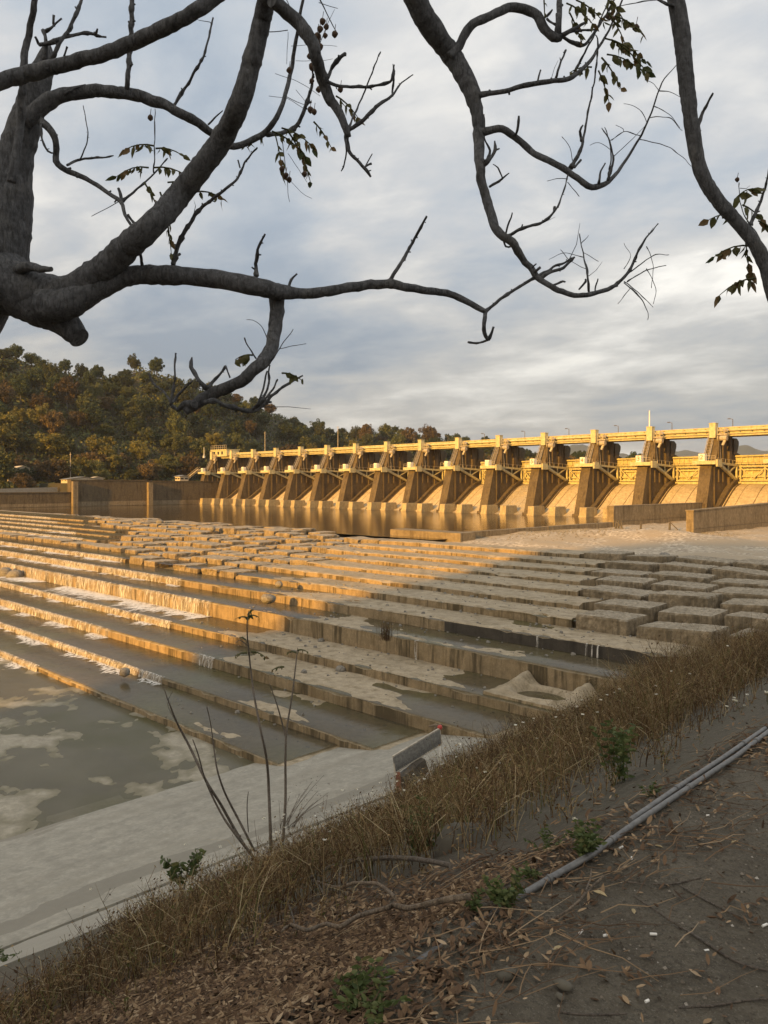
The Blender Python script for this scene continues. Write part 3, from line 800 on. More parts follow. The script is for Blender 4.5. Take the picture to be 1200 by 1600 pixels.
for i, (px, py, f, lab) in enumerate([(962,829,139,'stub of broken rusty posts beside the low wall'),(1001,828,135,'dark leaning post at the foot of the left training wall'),(1046,823,134,'dark post with a slanting stay by the left training wall')]):
    c = at(px, py, f); mb = MB(); z0 = gz(c.x, c.y)-.2
    for j in range(3 if i == 0 else 1):
        mb.tube([(c.x+j*.55,c.y,z0),(c.x+j*.55+.05,c.y,z0+1.0),(c.x+j*.5+.1,c.y,z0+1.9)],[.2,.16,.06],6,.2)
    if i != 1: mb.beam((c.x+1.5,c.y,z0+.3),(c.x+.2,c.y,z0+1.5),.14)
    lone(mb, 'broken_post', M['dsteel'], (c.x,c.y,z0), lab, 'post')

# ================================================================ the dam
PX = -73.5; SP = 15.3; DY = 179.0
W2 = 1.3
def build_pier():
    root = thing('dam_pier', (0,0,0), 'concrete dam pier', 'pier', 'piers of the dam')
    y = lambda d: -d
    mb = MB()
    mb.prism([(y(9.7),-1.5),(y(9.2),.5),(y(5.7),12.5),(y(3.6),12.5),(y(.9),19.6),(y(-6.0),19.6),(y(-6.0),16.6),(y(-8.6),15.6),(y(-11.5),14.9),(y(-11.5),-1.5)], -W2, W2)
    mb.prism([(y(10.1),-1.5),(y(9.7),.55),(y(8.2),.55),(y(7.9),-1.5)], -W2-.25, W2+.25)
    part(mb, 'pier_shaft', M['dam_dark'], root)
    mb = MB(); mb.prism([(y(-6.05),15),(y(-6.05),18.9),(y(-7.8),18.9),(y(-9.0),18.2),(y(-9.0),17.4),(y(-7.9),15.2)], -W2-.3, W2+.3)
    mb.box(W2,W2+.5,y(-3.0),y(-4.4),8,19.3)
    part(mb, 'bracket', M['dam_dark'], root)
    mb = MB()
    for d in (-.6, 1.8, 4.2): mb.box(W2,W2+.22,y(d+.5),y(d),3.2 if d > 2 else 8.5,12.2 if d > 2 else 19.2)
    mb.box(W2,W2+.16,y(5.6),y(-6),12.3,12.75)
    part(mb, 'rib', M['dam_dark'], root)
    mb = MB(); mb.box(-2.5,2.7,y(7.1),y(4.3),12.52,13.35); mb.box(2.71,3.1,y(6.9),y(4.5),12.0,13.6)
    part(mb, 'platform', M['cream'], root)
    mb = MB()
    for x in (-2.3,-1,.4,1.7,2.6): mb.beam((x,y(7.0),13.35),(x,y(7.0),14.45),.07)
    mb.beam((-2.3,y(7.0),14.42),(2.6,y(7.0),14.42),.07); mb.beam((-2.3,y(7.0),13.9),(2.6,y(7.0),13.9),.05)
    part(mb, 'railing', M['steel'], root)
    mb = MB(); mb.box(-1.5,-.1,y(6.2),y(4.9),13.36,14.95)
    sb = part(mb, 'number_board', M['white'], root)
    mb = MB()
    a = Vector((0,y(4.2),13.4)); b = Vector((0,y(.9),19.7))
    for x in (-1.15,-.05): mb.beam(a+Vector((x,0,0)), b+Vector((x,0,0)), .14, .3)
    for i in range(17):
        p = a.lerp(b, (i+.5)/17); mb.box(-1.1,-.1,p.y-.16,p.y+.16,p.z-.03,p.z+.03)
    for x in (-1.15,-.05):
        mb.beam(a+Vector((x,-.2,1.0)), b+Vector((x,-.2,1.0)), .07)
        for i in range(7):
            p = a.lerp(b, (i+.3)/7); mb.beam(p+Vector((x,0,0)), p+Vector((x,-.2,1.0)), .06)
    part(mb, 'stair', M['steel'], root)
    mb = MB(); mb.box(-.75,.65,y(2.2),y(.7),18.7,22.0); mb.box(-.85,.75,y(2.3),y(.6),22.0,22.12)
    part(mb, 'hoist_cabin', M['cream'], root)
    mb = MB()
    mb.tube([(1.0,y(1.6),18.6),(3.1,y(1.6),18.6)],[.62,.62],10); mb.box(.9,3.2,y(1.9),y(.9),19.3,19.6)
    for x in (1.1,1.9,2.7): mb.beam((x,y(2),19.5),(x,y(2),21.0),.09); mb.beam((x,y(2),20.9),(x+.7,y(1.6),19.6),.08)
    mb.beam((1.0,y(2),21),(3.2,y(2),21),.09); mb.tube([(2.3,y(1.4),20),(3.0,y(1.6),20.5)],[.4,.4],8); mb.tube([(1.4,y(1.6),17.6),(1.4,y(.9),13)],[.09,.09],6); mb.tube([(2.6,y(1.6),18.2),(2.2,y(2.0),16.9)],[.35,.3],8)
    part(mb, 'hoist', M['steel'], root)
    return root
PIER_LAB = {-2:'concrete dam pier beyond the right edge', -1:'concrete dam pier at the right edge behind the training wall', 0:'concrete dam pier with white board numbered 2', 1:'concrete dam pier with white board numbered 3', 2:'concrete dam pier with white board numbered 4', 3:'concrete dam pier with white board numbered 5'}
proto = build_pier(); piers = {}
NP = 15
for k in range(-2, NP):
    o = proto if k == -2 else copy_tree(proto)
    o.location = (PX-SP*k, DY, 0); piers[k] = o
    o['label'] = PIER_LAB.get(k) or 'concrete dam pier, %s along to the left from the pier numbered 5' % ORD[k-4]
def number(k, txt):
    cu = bpy.data.curves.new('number', 'FONT'); cu.body = txt; cu.size = 1.55; cu.extrude = .01; cu.align_x = 'CENTER'; cu.align_y = 'CENTER'
    t = bpy.data.objects.new('tmp', cu); COL.objects.link(t)
    bpy.context.view_layer.update()
    me = bpy.data.meshes.new_from_object(t.evaluated_get(bpy.context.evaluated_depsgraph_get())); bpy.data.objects.remove(t)
    me.materials.clear(); me.materials.append(M['orange_ink'])
    o = bpy.data.objects.new('numeral', me); COL.objects.link(o)
    board = [c for c in COL.objects if c.parent == piers[k] and c.name.startswith('number_board')][0]
    o.parent = board; o.location = (-.8, -6.225, 14.15); o.rotation_euler = (math.pi/2, 0, 0)
for k, tx in ((0,'2'),(1,'3'),(2,'4'),(3,'5')): number(k, tx)

# spillway bays, gates, baffle blocks (bay k lies between pier k and pier k-1)
def ogee(u):      # 0 at crest .. 1 at toe  -> d, z
    d = -3.4+u*12.9
    z = 8.2*(1-smooth(0,1,u)**.9)-.25
    return d, z
CUR = [(-10.5,6.2),(-9.0,7.6),(-7.4,8.15),(-5.6,7.95),(-3.7,7.3),(-1.7,6.2),(.4,4.8),(2.6,3.25),(4.8,1.8),(6.8,.78),(8.6,.15),(10.4,-.2),(12,-.5)]
def spill_mesh(x0, x1, dz=0.0):
    mb = MB(); nx = 8
    mb.grid([[(x0+(x1-x0)*i/nx, -d, z+dz) for d, z in CUR] for i in range(nx+1)])
    return mb
def build_bay():
    root = thing('spillway_bay', (0,0,0), 'x', 'spillway', 'spillway bays of the dam')
    mb = spill_mesh(-6.36, 6.36); mb.f = [q[::-1] for q in mb.f]
    part(mb, 'chute', M['ogee'], root, sm=True)
    mb = MB()
    for x0, x1, h in ((-6.35,-5.2,1.15),(-4.9,-4.6,.22)):
        poly = [(-d, z+h) for d, z in CUR[2:11]]+[(-d, z-.3) for d, z in CUR[2:11][::-1]]
        mb.prism(poly, x0, x1)
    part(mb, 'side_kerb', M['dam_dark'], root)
    mb = MB(); poly = [(-d, z+.05) for d, z in CUR[2:11]]+[(-d, z-.3) for d, z in CUR[2:11][::-1]]
    mb.prism(poly, 1.1, 1.3); mb.prism(poly, -2.6, -2.5)
    part(mb, 'joint_rib', M['wall'], root)
    return root
bay0 = build_bay(); bays = {}
def bay_words(k): return {-1:'at the right edge', 0:'just right of the pier numbered 2', 1:'between the piers numbered 3 and 2', 2:'between the piers numbered 4 and 3', 3:'between the piers numbered 5 and 4', 4:'that has water running down'}.get(k) or '%s to the left of the running water' % ORD[k-5]
for k in range(-1, NP):
    o = bay0 if k == -1 else copy_tree(bay0)
    o.location = (PX-SP*k+SP/2, DY, 0); bays[k] = o
    o['label'] = 'curved concrete spillway chute '+bay_words(k)
mb = spill_mesh(-5.0, 6.3, .10); mb.f = [q[::-1] for q in mb.f]
o = mb.build('running_water', M['fall'], sm=True); o.location = (PX-SP*4+SP/2, DY, 0)
tag(o, 'white sheet of water running down one spillway chute', 'waterfall')
def build_gate():
    root = thing('spillway_gate', (0,0,0), 'x', 'gate', 'radial gates of the dam')
    cy, cz, R_ = -3.4, 12.9, 11.6
    th = [math.radians(a) for a in range(-24, 11, 3)]
    mb = MB(); P = []
    for t_ in th:
        P.append([(x, cy+R_*math.cos(t_), cz+R_*math.sin(t_)) for x in (-6.3, 6.3)])
    mb.grid(P); P2 = [[(x, y+.12, z) for x,y,z in r] for r in P]; mb.grid([r[::-1] for r in P2])
    for x in [-6.2+1.24*i for i in range(11)]:
        for a_, b_ in zip(th[:-1], th[1:]):
            mb.beam((x, cy+(R_-.16)*math.cos(a_), cz+R_*math.sin(a_)), (x, cy+(R_-.16)*math.cos(b_), cz+R_*math.sin(b_)), .14, .3)
    for a_, h in ((-23,.55),(-15,.4),(-7,.4),(0,.45),(9,.35)):
        t_ = math.radians(a_); mb.beam((-6.25, cy+(R_-.55)*math.cos(t_), cz+R_*math.sin(t_)), (6.25, cy+(R_-.55)*math.cos(t_), cz+R_*math.sin(t_)), .5, h)
    part(mb, 'gate_leaf', M['cream'], root)
    mb = MB(); yb = cy+R_*math.cos(math.radians(-22))-1.0
    for i in range(4):
        x0 = -4.6+2.7*i; a_, b_ = (9.3,11.9) if i % 2 else (11.9,9.3)
        mb.beam((x0,yb,a_),(x0+2.7,yb,b_),.22)
    mb.beam((-4.8,yb,12.3),(6.2,yb,12.3),.3); mb.beam((-4.8,yb,9.0),(6.2,yb,9.0),.35); 
    for x in (-4.6,.8,6.1): mb.beam((x,yb,9),(x,yb,12.3),.26)
    part(mb, 'brace', M['cream'], root)
    for sx in (-1, 1):
        mb = MB(); x = sx*5.6; tr = Vector((x, -4.2, 12.9)); top = Vector((x, yb, 12.5)); bot = Vector((x, yb+.2, 8.9))
        mb.beam(tr, top, .42, .5); mb.beam(tr, bot, .55, .6); mb.beam(top, bot, .42)
        m1 = tr.lerp(top,.55); m2 = tr.lerp(bot,.55); m3 = tr.lerp(top,.99); mb.beam(m1, m2, .26); mb.beam(m2, m3, .26)
        mb.tube([(x-.5,-4.2,12.9),(x+.5,-4.2,12.9)],[.55,.55],10)
        part(mb, 'gate_arm', M['cream'], root)
    mb = MB()
    for i in range(9):
        x = -6.2+1.55*i; mb.beam((x,yb,12.4),(x,yb,13.6),.07)
    for z in (13.0,13.6): mb.beam((-6.2,yb,z),(6.2,yb,z),.07)
    for i in range(6):
        p = Vector((-5.6,-4.2,12.9)).lerp(Vector((-5.6,yb,12.5)), i/5); mb.beam(p, p+Vector((0,0,1.1)), .07)
    mb.beam((-5.6,-4.2,14.0),(-5.6,yb,13.6),.07)
    part(mb, 'handrail', M['steel'], root)
    return root
g0 = build_gate()
for k in range(-1, NP):
    o = g0 if k == -1 else copy_tree(g0); o.location = (PX-SP*k+SP/2, DY, 0)
    o['label'] = 'cream truss armed gate above the chute '+bay_words(k)
bb = MB(); bb.prism([(-13.0,-1.2),(-12.6,2.35),(-8.0,2.35),(-6.9,-1.2)], -.95, .95); bb.prism([(-13.2,-1.2),(-13.0,.35),(-12.5,.35),(-12.4,-1.2)], -1.05, 1.05)
bme = bb.mesh('baffle_block', M['dam'])
for k in range(0, NP):
    for s, x in (('left', -4.3), ('right', 2.1)):
        o = bpy.data.objects.new('baffle_block', bme); COL.objects.link(o); o.location = (PX-SP*k+SP/2+x, DY, 0)
        tag(o, '%s baffle block below the chute %s' % (s, bay_words(k)), 'baffle block', 'baffle blocks at the dam foot')

# road bridge over the piers
root = thing('road_bridge', (-170, DY+5, 18), 'long cream road bridge running along the dam top on its piers', 'bridge')
xa, xb = -40.0, -283.0
y0 = DY-.4
mb = MB(); mb.box(xb,xa,y0+.9,y0+6.4,20.0,20.5); part(mb, 'deck', M['dam'], root)
mb = MB(); mb.box(xb,xa,y0+.55,y0+1.3,19.35,20.1); mb.box(xb,xa,y0+.38,y0+1.5,19.1,19.34); part(mb, 'girder', M['cream'], root)
mb = MB(); mb.box(xb,xa,y0+5.6,y0+6.2,19.1,20.0); part(mb, 'girder', M['cream'], root)
mb = MB(); mb.box(xb,xa,y0+.6,y0+.9,20.35,21.0); mb.box(xb,xa,y0+.5,y0+1.0,21.0,21.2); part(mb, 'parapet', M['cream'], root)
mb = MB(); mb.box(xb,xa,y0+6.0,y0+6.3,20.5,21.3); part(mb, 'parapet', M['cream'], root)
mb = MB()
mb.tube([(xa,y0+.15,20.42),(xb,y0+.15,20.42)],[.26,.26],10); mb.tube([(xa,y0+.15,19.62),(xb,y0+.15,19.62)],[.12,.12],8); part(mb, 'water_main', M['cream'], root, sm=True)
mb = MB(); x = xa
while x > xb: mb.box(x-.12,x+.12,y0-.22,y0+.52,20.02,20.11); mb.box(x-.5,x-.1,y0+.44,y0+.59,20.86,20.92); x -= 2.55
part(mb, 'pipe_bracket', M['dsteel'], root)
lampm = MB(); lampm.tube([(0,0,20.5),(0,0,23.3)],[.10,.07],8); pole_me = lampm.mesh('pole', M['dsteel'])
l2 = MB(); l2.beam((0,0,23.2),(-.7,-.1,23.4),.09); l2.box(-1.1,-.5,-.25,.1,23.3,23.48); head_me = l2.mesh('lamp_head', M['dsteel'])
for i, px in enumerate((1145,1050,966,889,820,757,700,647)):
    t_ = (px-HX)/F; Yl = DY+4.6; f = Yl/(C_*t_+S_); r = t_*f; X = S_*r-C_*f
    e = bpy.data.objects.new('street_lamp', None); COL.objects.link(e); e.location = (X, Yl, 0)
    tag(e, 'slim street lamp on the bridge, %s from the right' % ORD[i], 'street lamp', 'street lamps on the bridge')
    for nm, me in (('pole', pole_me), ('lamp_head', head_me)):
        c = bpy.data.objects.new(nm, me); COL.objects.link(c); c.parent = e
c = at(1027, 690, 192); mb = MB(); mb.tube([(c.x,DY-.2,20.0),(c.x,DY-.2,26.2)],[.17,.11],8); mb.box(c.x-.3,c.x+.3,DY-.5,DY+.1,19.62,20.0)
lone(mb, 'mast', M['white'], (c.x,DY-.2,19.6), 'white mast standing on the pier numbered 3', 'mast')
# control deck at the far abutment
X = PX-SP*13.7; root = thing('control_house', (X, DY, 0), 'small cream hoist house with roof railing at the far end of the bridge', 'building')
mb = MB(); mb.box(X-6,X+6,DY-1.2,DY+5,19.9,22.6); mb.box(X-6.3,X+6.3,DY-1.5,DY+5.3,22.6,22.9); part(mb, 'wall', M['cream'], root)
mb = MB()
for x in (-4,-1,2): mb.box(X+x,X+x+1.2,DY-1.26,DY-1.19,20.7,22.0)
part(mb, 'window', M['glass'], root)
mb = MB()
for i in range(9): mb.beam((X-6+1.5*i,DY-1.3,22.9),(X-6+1.5*i,DY-1.3,24.6),.1)
for z in (23.7,24.6): mb.beam((X-6,DY-1.3,z),(X+6,DY-1.3,z),.1)
part(mb, 'railing', M['steel'], root)
X = PX-SP*14.3; mb = MB(); mb.tube([(X-3,DY-1,19.6),(X-3,DY-1,24.2)],[.16,.1],8); mb.box(X-3.3,X-2.7,DY-1.4,DY-.6,19.6,20.6)
lone(mb, 'mast', M['white'], (X-3,DY-1,19.6), 'short white mast at the far left end of the dam', 'mast')
X = PX-SP*14.5
mb = MB()
a = Vector((X+1,DY-4,14.5)); b = Vector((X-11,DY-4,9.6))
for dy in (-.6,.6): mb.beam(a+Vector((0,dy,0)), b+Vector((0,dy,0)), .2, .4); mb.beam(a+Vector((0,dy,1.1)), b+Vector((0,dy,1.1)), .09)
for i in range(14):
    p = a.lerp(b, i/13); mb.beam(p+Vector((0,-.6,0)), p+Vector((0,-.6,1.1)), .08); mb.box(p.x-.4,p.x+.4,DY-4.6,DY-3.4,p.z-.04,p.z+.04)
lone(mb, 'stairway', M['steel'], (b.x,DY-4,9.6), 'pale sloping stairway with rails down from the far end of the dam', 'stairs')

# ================================================================ far bank: walls, houses, hills and trees
WX = -279.0
def bankwall(y0, y1, zt, label, butt):
    root = thing('river_wall', (WX, (y0+y1)/2, -2), label, 'wall', 'river walls of the far bank')
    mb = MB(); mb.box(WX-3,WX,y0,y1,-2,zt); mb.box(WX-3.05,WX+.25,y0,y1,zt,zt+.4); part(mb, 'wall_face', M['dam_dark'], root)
    mb = MB(); mb.box(WX,WX+.12,y0,y1,-2,1.7 if zt > 6 else 1.2); mb.box(WX,WX+.2,y0,y1,.12,.34); part(mb, 'tide_band', M['wall'], root)
    for y in butt:
        mb = MB(); mb.box(WX+.21,WX+1.9,y-.9,y+.9,-2,zt-.3); part(mb, 'buttress', M['wall'], root)
bankwall(113.2, 142.5, 9.4, 'tall stained river wall on the far bank between two buttresses', (114.2,))
bankwall(142.6, 176, 9.1, 'tall stained river wall on the far bank beside the dam', (143.6,))
bankwall(20, 113.1, 4.9, 'lower stained river wall at the left edge below the houses', ())
mb = MB(); mb.prism([(60,5),(112.5,5),(112.5,7.0),(60,5.7)], WX-11, WX-10.4)
lone(mb, 'retaining_wall', M['roof'], (WX-10.5,90,5), 'pale grey retaining wall sloping up behind the brown bush', 'wall')

RIDGE = [(-400,470,455),(-120,495,460),(0,528,465),(60,547,470),(130,566,480),(190,572,500),(220,558,500),(262,570,510),(330,592,530),(380,612,560),(430,632,600),(490,660,640),(530,664,660),(600,661,680),(660,668,690),(720,676,700),(790,688,700),(850,696,640),(900,700,560),(960,708,520),(1020,716,500),(1100,728,500),(1400,735,520)]
def interp(px, j):
    if px <= RIDGE[0][0]: return RIDGE[0][j]
    for a, b in zip(RIDGE[:-1], RIDGE[1:]):
        if px <= b[0]:
            t_ = (px-a[0])/(b[0]-a[0]); t_ = t_*t_*(3-2*t_); return a[j]+(b[j]-a[j])*t_
    return RIDGE[-1][j]
def base_f(px):        # where the slope starts: the far bank terrace line X = -300
    t_ = (px-HX)/F; k = C_-S_*t_
    return min(304/k, 470) if k > .3 else 470
TREE_H = 9.5
def hillz(px, f):
    fb = base_f(px); fr = interp(px, 2); zr = EYE+(HY-interp(px, 1))/F*fr-TREE_H; z0 = 5.5
    s = (f-fb)/(fr-fb); s = (s-.13)/.87 if s > .13 else (0 if s > 0 else s)
    if s <= 0: return z0-.5*(s < 0)
    if s < 1: z = z0+(zr-z0)*(.75*s+.25*smooth(0,1,s))
    else: z = zr-(s-1)*60
    p = at(px, 757, f)
    return z+4.0*fbm(p.x*.018, p.y*.018, 3, 4)*smooth(0.02,.3,s)*(1-.7*smooth(.75,1,s))
pxs = [-420+14*i for i in range(131)]
P = []
for px in pxs:
    fb = base_f(px); fr = interp(px, 2)
    row = []
    for s in [-.04]+[.0+.04*i for i in range(26)]+[1.1,1.3,1.7,2.2]:
        f = fb+s*(fr-fb); p = at(px, 757, f); row.append((p.x, p.y, max(-9, hillz(px, f))))
    P.append(row)
mb = MB(); mb.grid(P)
tag(mb.build('hills', M['hill'], sm=True), kind='structure')
mb = MB(); mb.box(-340,WX-.5,18,185,-2,4.95) if False else None
P = [[(x, y, 4.7+(3.8 if y > 113.5 else 0)) for y in (15,60,113.3,113.6,150,183,260)] for x in (-345,-320,-295,WX-1)]
mb.grid(P); mb.f = [q[::-1] for q in mb.f]
tag(mb.build('terrace', M['hill']), kind='structure')

def crown_mesh(name, seed, R_, Hh, nclump, nleaf, ls, m, bare=False):
    r = np.random.default_rng(seed)
    V = []; 
    for c in range(nclump):
        d = r.normal(size=3); d /= np.linalg.norm(d); d[2] = d[2]*.75+.12
        rad = r.uniform(.35,1.05)
        cc = np.array([d[0]*R_*rad, d[1]*R_*rad, Hh*.56+d[2]*Hh*.47*rad])
        cr = R_*r.uniform(.15,.33)
        q = r.normal(size=(nleaf,3)); q /= np.linalg.norm(q, axis=1)[:,None]; q *= (r.uniform(.5,1,(nleaf,1)))**.5
        cen = cc+q*cr*np.array([1,1,.85])
        V.append(np.concatenate([cen, q], 1))
    V = np.concatenate(V); n = len(V)
    nrm = V[:,3:]+r.normal(size=(n,3))*.6+np.array([0,0,.35]); nrm /= np.linalg.norm(nrm, axis=1)[:,None]
    tt = np.cross(nrm, r.normal(size=(n,3))); tt /= np.linalg.norm(tt, axis=1)[:,None]; bb_ = np.cross(nrm, tt)
    s1 = ls*r.uniform(.6,1.3,(n,1)); s2 = s1*r.uniform(.45,.8,(n,1))
    c = V[:,:3]
    pts = np.stack([c-tt*s1, c-bb_*s2+nrm*s1*.2, c+tt*s1, c+bb_*s2+nrm*s1*.2], 1).reshape(-1,3)
    me = bpy.data.meshes.new(name)
    me.from_pydata(pts.tolist(), [], np.arange(4*n).reshape(-1,4).tolist()); me.materials.append(m); me.update()
    return me
def m_leafmass(name, stops, tr=.2):
    t = NT(name); oi = t.n('ShaderNodeObjectInfo')
    c = t.ramp(t.geo.outputs['Random Per Island'], stops)
    hsv = t.n('ShaderNodeHueSaturation'); t.l(c, hsv.inputs['Color'])
    mr = t.n('ShaderNodeMapRange'); mr.inputs['To Min'].default_value = .65; mr.inputs['To Max'].default_value = 1.35; t.l(oi.outputs['Random'], mr.inputs[0]); t.l(mr.outputs[0], hsv.inputs['Value'])
    t.out(hsv.outputs[0], .7); t.b.inputs['Specular IOR Level'].default_value = .2
    return t.m
LM = {'dark': m_leafmass('dark_green_foliage', [(0,(.016,.028,.012)),(.6,(.035,.052,.02)),(1,(.06,.078,.028))]),
      'olive': m_leafmass('olive_foliage', [(0,(.03,.04,.014)),(.6,(.064,.076,.026)),(1,(.115,.115,.038))]),
      'rust': m_leafmass('rust_brown_foliage', [(0,(.045,.034,.016)),(.6,(.088,.063,.029)),(1,(.135,.098,.044))]),
      'yellow': m_leafmass('yellow_green_foliage', [(0,(.07,.07,.016)),(.6,(.125,.115,.028)),(1,(.18,.155,.045))])}
KIND = {'dark':'dark green broadleaf tree on the wooded hill','olive':'olive green broadleaf tree on the wooded hill','rust':'rust brown autumn tree on the wooded hill','yellow':'yellow green sunlit tree on the wooded hill'}
trunk = MB()
trunk.tube([(0,0,-1.5),(.1,0,2.5),(0,.2,5),(.2,.1,7)],[.4,.3,.22,.1],6)
for an in (0,2.1,4.2): trunk.tube([(0,.1,3.5),(1.3*math.cos(an),1.3*math.sin(an),5.5),(2.4*math.cos(an),2.4*math.sin(an),7.4)],[.18,.12,.05],5)
tr_me = trunk.mesh('trunk', M['bark'], sm=True)
crowns = {k: [crown_mesh('crown', 100*i+j, random.uniform(4.6,5.6), random.uniform(9.5,12.0), 74, 78, .33, LM[k]) for j in range(3)] for i, k in enumerate(LM)}
r2 = random.Random(5); placed = []; nt = 0
def put_tree(px, f, kind, sc, label=None, group='trees on the wooded hill', z=None):
    p = at(px, 757, f); z = hillz(px, f) if z is None else z
    e = bpy.data.objects.new('hill_tree', None); COL.objects.link(e); e.location = (p.x, p.y, z-.3); e.scale = (sc, sc, sc*r2.uniform(.75,1.35)); e.rotation_euler = (0,0,r2.uniform(0,6.28))
    tag(e, label or KIND[kind], 'tree', group)
    for nm, me in (('trunk', tr_me), ('crown', r2.choice(crowns[kind]))):
        c = bpy.data.objects.new(nm, me); COL.objects.link(c); c.parent = e
tries = 0
while nt < 285 and tries < 60000:
    tries += 1
    px = r2.uniform(-70, 1010); fb = base_f(px)+10; fr = interp(px, 2)
    s = r2.random()**.9; f = fb+s*(fr-fb)*1.01
    z = hillz(px, f); py = HY-(z+5-EYE)/f*F
    md = 19*400/f
    if px > 460: md *= .85
    if any((px-a)**2+((py-b)*1.25)**2 < md*md for a, b in placed): continue
    placed.append((px, py)); nt += 1
    q = r2.random()
    up = s > .5  # upper crowns mostly dark green: cloud shade put into leaf colour
    kind = ('dark' if q < .62 else 'olive' if q < .85 else 'rust') if up else ('dark' if q < .22 else 'olive' if q < .55 else 'rust' if q < .78 else 'yellow')
    put_tree(px, f, kind, r2.uniform(.75,1.4) if s < .8 else r2.uniform(.7,1.0))
# undergrowth between the trees
n = 60000; pts = []
rr = np.random.default_rng(3)
cnt = 0
while cnt < n:
    px = rr.uniform(-90, 1040); fb = base_f(px)+4; fr = interp(px, 2); s = rr.random(); f = fb+s*(fr-fb)*1.02
    p = at(px, 757, f); pts.append((p.x, p.y, hillz(px, f)+rr.uniform(.2,3.2))); cnt += 1
c = np.array(pts); nrm = rr.normal(size=(n,3))+np.array([0,0,.6]); nrm /= np.linalg.norm(nrm, axis=1)[:,None]
tt = np.cross(nrm, rr.normal(size=(n,3))); tt /= np.linalg.norm(tt, axis=1)[:,None]; b_ = np.cross(nrm, tt); s1 = rr.uniform(.4,1.2,(n,1))
q = np.stack([c-tt*s1, c-b_*s1*.6, c+tt*s1, c+b_*s1*.6], 1).reshape(-1,3)
me = bpy.data.meshes.new('undergrowth'); me.from_pydata(q.tolist(), [], np.arange(4*n).reshape(-1,4).tolist()); me.materials.append(LM['olive']); me.update()
o = bpy.data.objects.new('undergrowth', me); COL.objects.link(o); tag(o, 'leafy undergrowth covering the hill between the trees', 'undergrowth', kind='stuff')
# brown bush at the wall
put_tree(36, 292, 'rust', .86, 'round leafless brown bush on top of the lower river wall', 'bushes by the river wall', 3.9)
put_tree(84, 318, 'olive', .70, 'green bush behind the pale retaining wall', 'bushes by the river wall', 5.5)
put_tree(60, 322, 'dark', .75, 'dark bush between the brown bush and the houses', 'bushes by the river wall', 5.5)
put_tree(108, 326, 'olive', .6, 'green bush nearest the tall river wall', 'bushes by the river wall', 7.5)
def house(px, py, f, w_, d_, h_, rh, label, rm):
    c = at(px, py, f); root = thing('house', (c.x,c.y,c.z), label, 'house')
    x, y, z = c
    mb = MB(); mb.prism([(y-d_/2,z-7),(y+d_/2,z-7),(y+d_/2,z+h_),(y,z+h_+rh),(y-d_/2,z+h_)], x-w_/2, x+w_/2); part(mb, 'wall', M['house'], root)
    mb = MB(); e = .5
    for s in (-1,1):
        mb.add([(x-w_/2-e,y,z+h_+rh+.08),(x+w_/2+e,y,z+h_+rh+.08),(x+w_/2+e,y+s*(d_/2+e),z+h_-.1*e),(x-w_/2-e,y+s*(d_/2+e),z+h_-.1*e),
                (x-w_/2-e,y,z+h_+rh+.25),(x+w_/2+e,y,z+h_+rh+.25),(x+w_/2+e,y+s*(d_/2+e),z+h_+.1),(x-w_/2-e,y+s*(d_/2+e),z+h_+.1)],
               [(0,1,2,3),(7,6,5,4),(0,4,5,1),(1,5,6,2),(2,6,7,3),(3,7,4,0)])
    part(mb, 'roof', rm, root)
    for i in range(2):
        mb = MB(); yy = y-d_/4+i*d_/2; mb.box(x+w_/2,x+w_/2+.06,yy-.7,yy+.7,z+.8,z+h_-.6); part(mb, 'window', M['glass'], root)
        mb = MB(); xx = x-w_/4+i*w_/2; mb.box(xx-.7,xx+.7,y-d_/2-.06,y-d_/2,z+.8,z+h_-.6); part(mb, 'window', M['glass'], root)
house(31, 742, 318, 6.5, 8, 2.2, 1.3, 'cream house with a low gable roof among the trees at the far left', M['house'])
house(126, 754, 303, 6, 13, 1.2, .9, 'low house with grey metal roof behind the tall river wall', M['roof'])
house(150, 752, 318, 3, 5, 1.2, .5, 'small shed with pale roof just right of the grey roofed house', M['house'])
house(284, 752, 326, 4, 4, 2.0, .4, 'small pump house by the dam abutment', M['roof'])
house(25, 716, 352, 5, 4, 2.4, .8, 'tiny house high among the trees at the left edge', M['roofred'])
for i, (px, py, f, h_, lab) in enumerate([(32,722,372,9,'thin utility pole by the tiny house'),(110,745,316,10,'utility pole beside the grey roofed house'),(204,695,420,9,'utility pole halfway up the wooded hill'),(414,700,420,9,'utility pole just above the far end of the bridge'),(528,702,430,13,'concrete utility pole behind the middle of the bridge')]):
    c = at(px, py, f); mb = MB(); mb.tube([(c.x,c.y,c.z-6),(c.x,c.y,c.z+h_)],[.22,.14],6); mb.beam((c.x-1,c.y,c.z+h_-.8),(c.x+1,c.y,c.z+h_-.8),.14)
    lone(mb, 'utility_pole', M['steel'], (c.x,c.y,c.z-6), lab, 'pole')
# distant range
P = []
prof = [(600,735),(760,722),(850,712),(905,694),(950,706),(1010,716),(1060,703),(1095,708),(1130,712),(1165,695),(1200,704),(1260,690),(1350,700),(1500,685)]
def mp(px):
    for a, b in zip(prof[:-1], prof[1:]):
        if a[0] <= px <= b[0]: t_ = (px-a[0])/(b[0]-a[0]); t_ = t_*t_*(3-2*t_); return a[1]+(b[1]-a[1])*t_
    return 735
for i in range(181):
    px = 600+i*5; fr = 3600; zt = EYE+(HY-mp(px)-5*fbm(px*.03,1,1,5))/F*fr
    P.append([tuple(at(px,757,2500))[:2]+(-9,), tuple(at(px,757,3050))[:2]+(zt*.55+10*fbm(px*.03,3,2,4),), tuple(at(px,757,3600))[:2]+(zt,), tuple(at(px,757,4600))[:2]+(-9,)])
mb = MB(); mb.grid(P); tag(mb.build('mountains', M['mount'], sm=True), kind='structure')

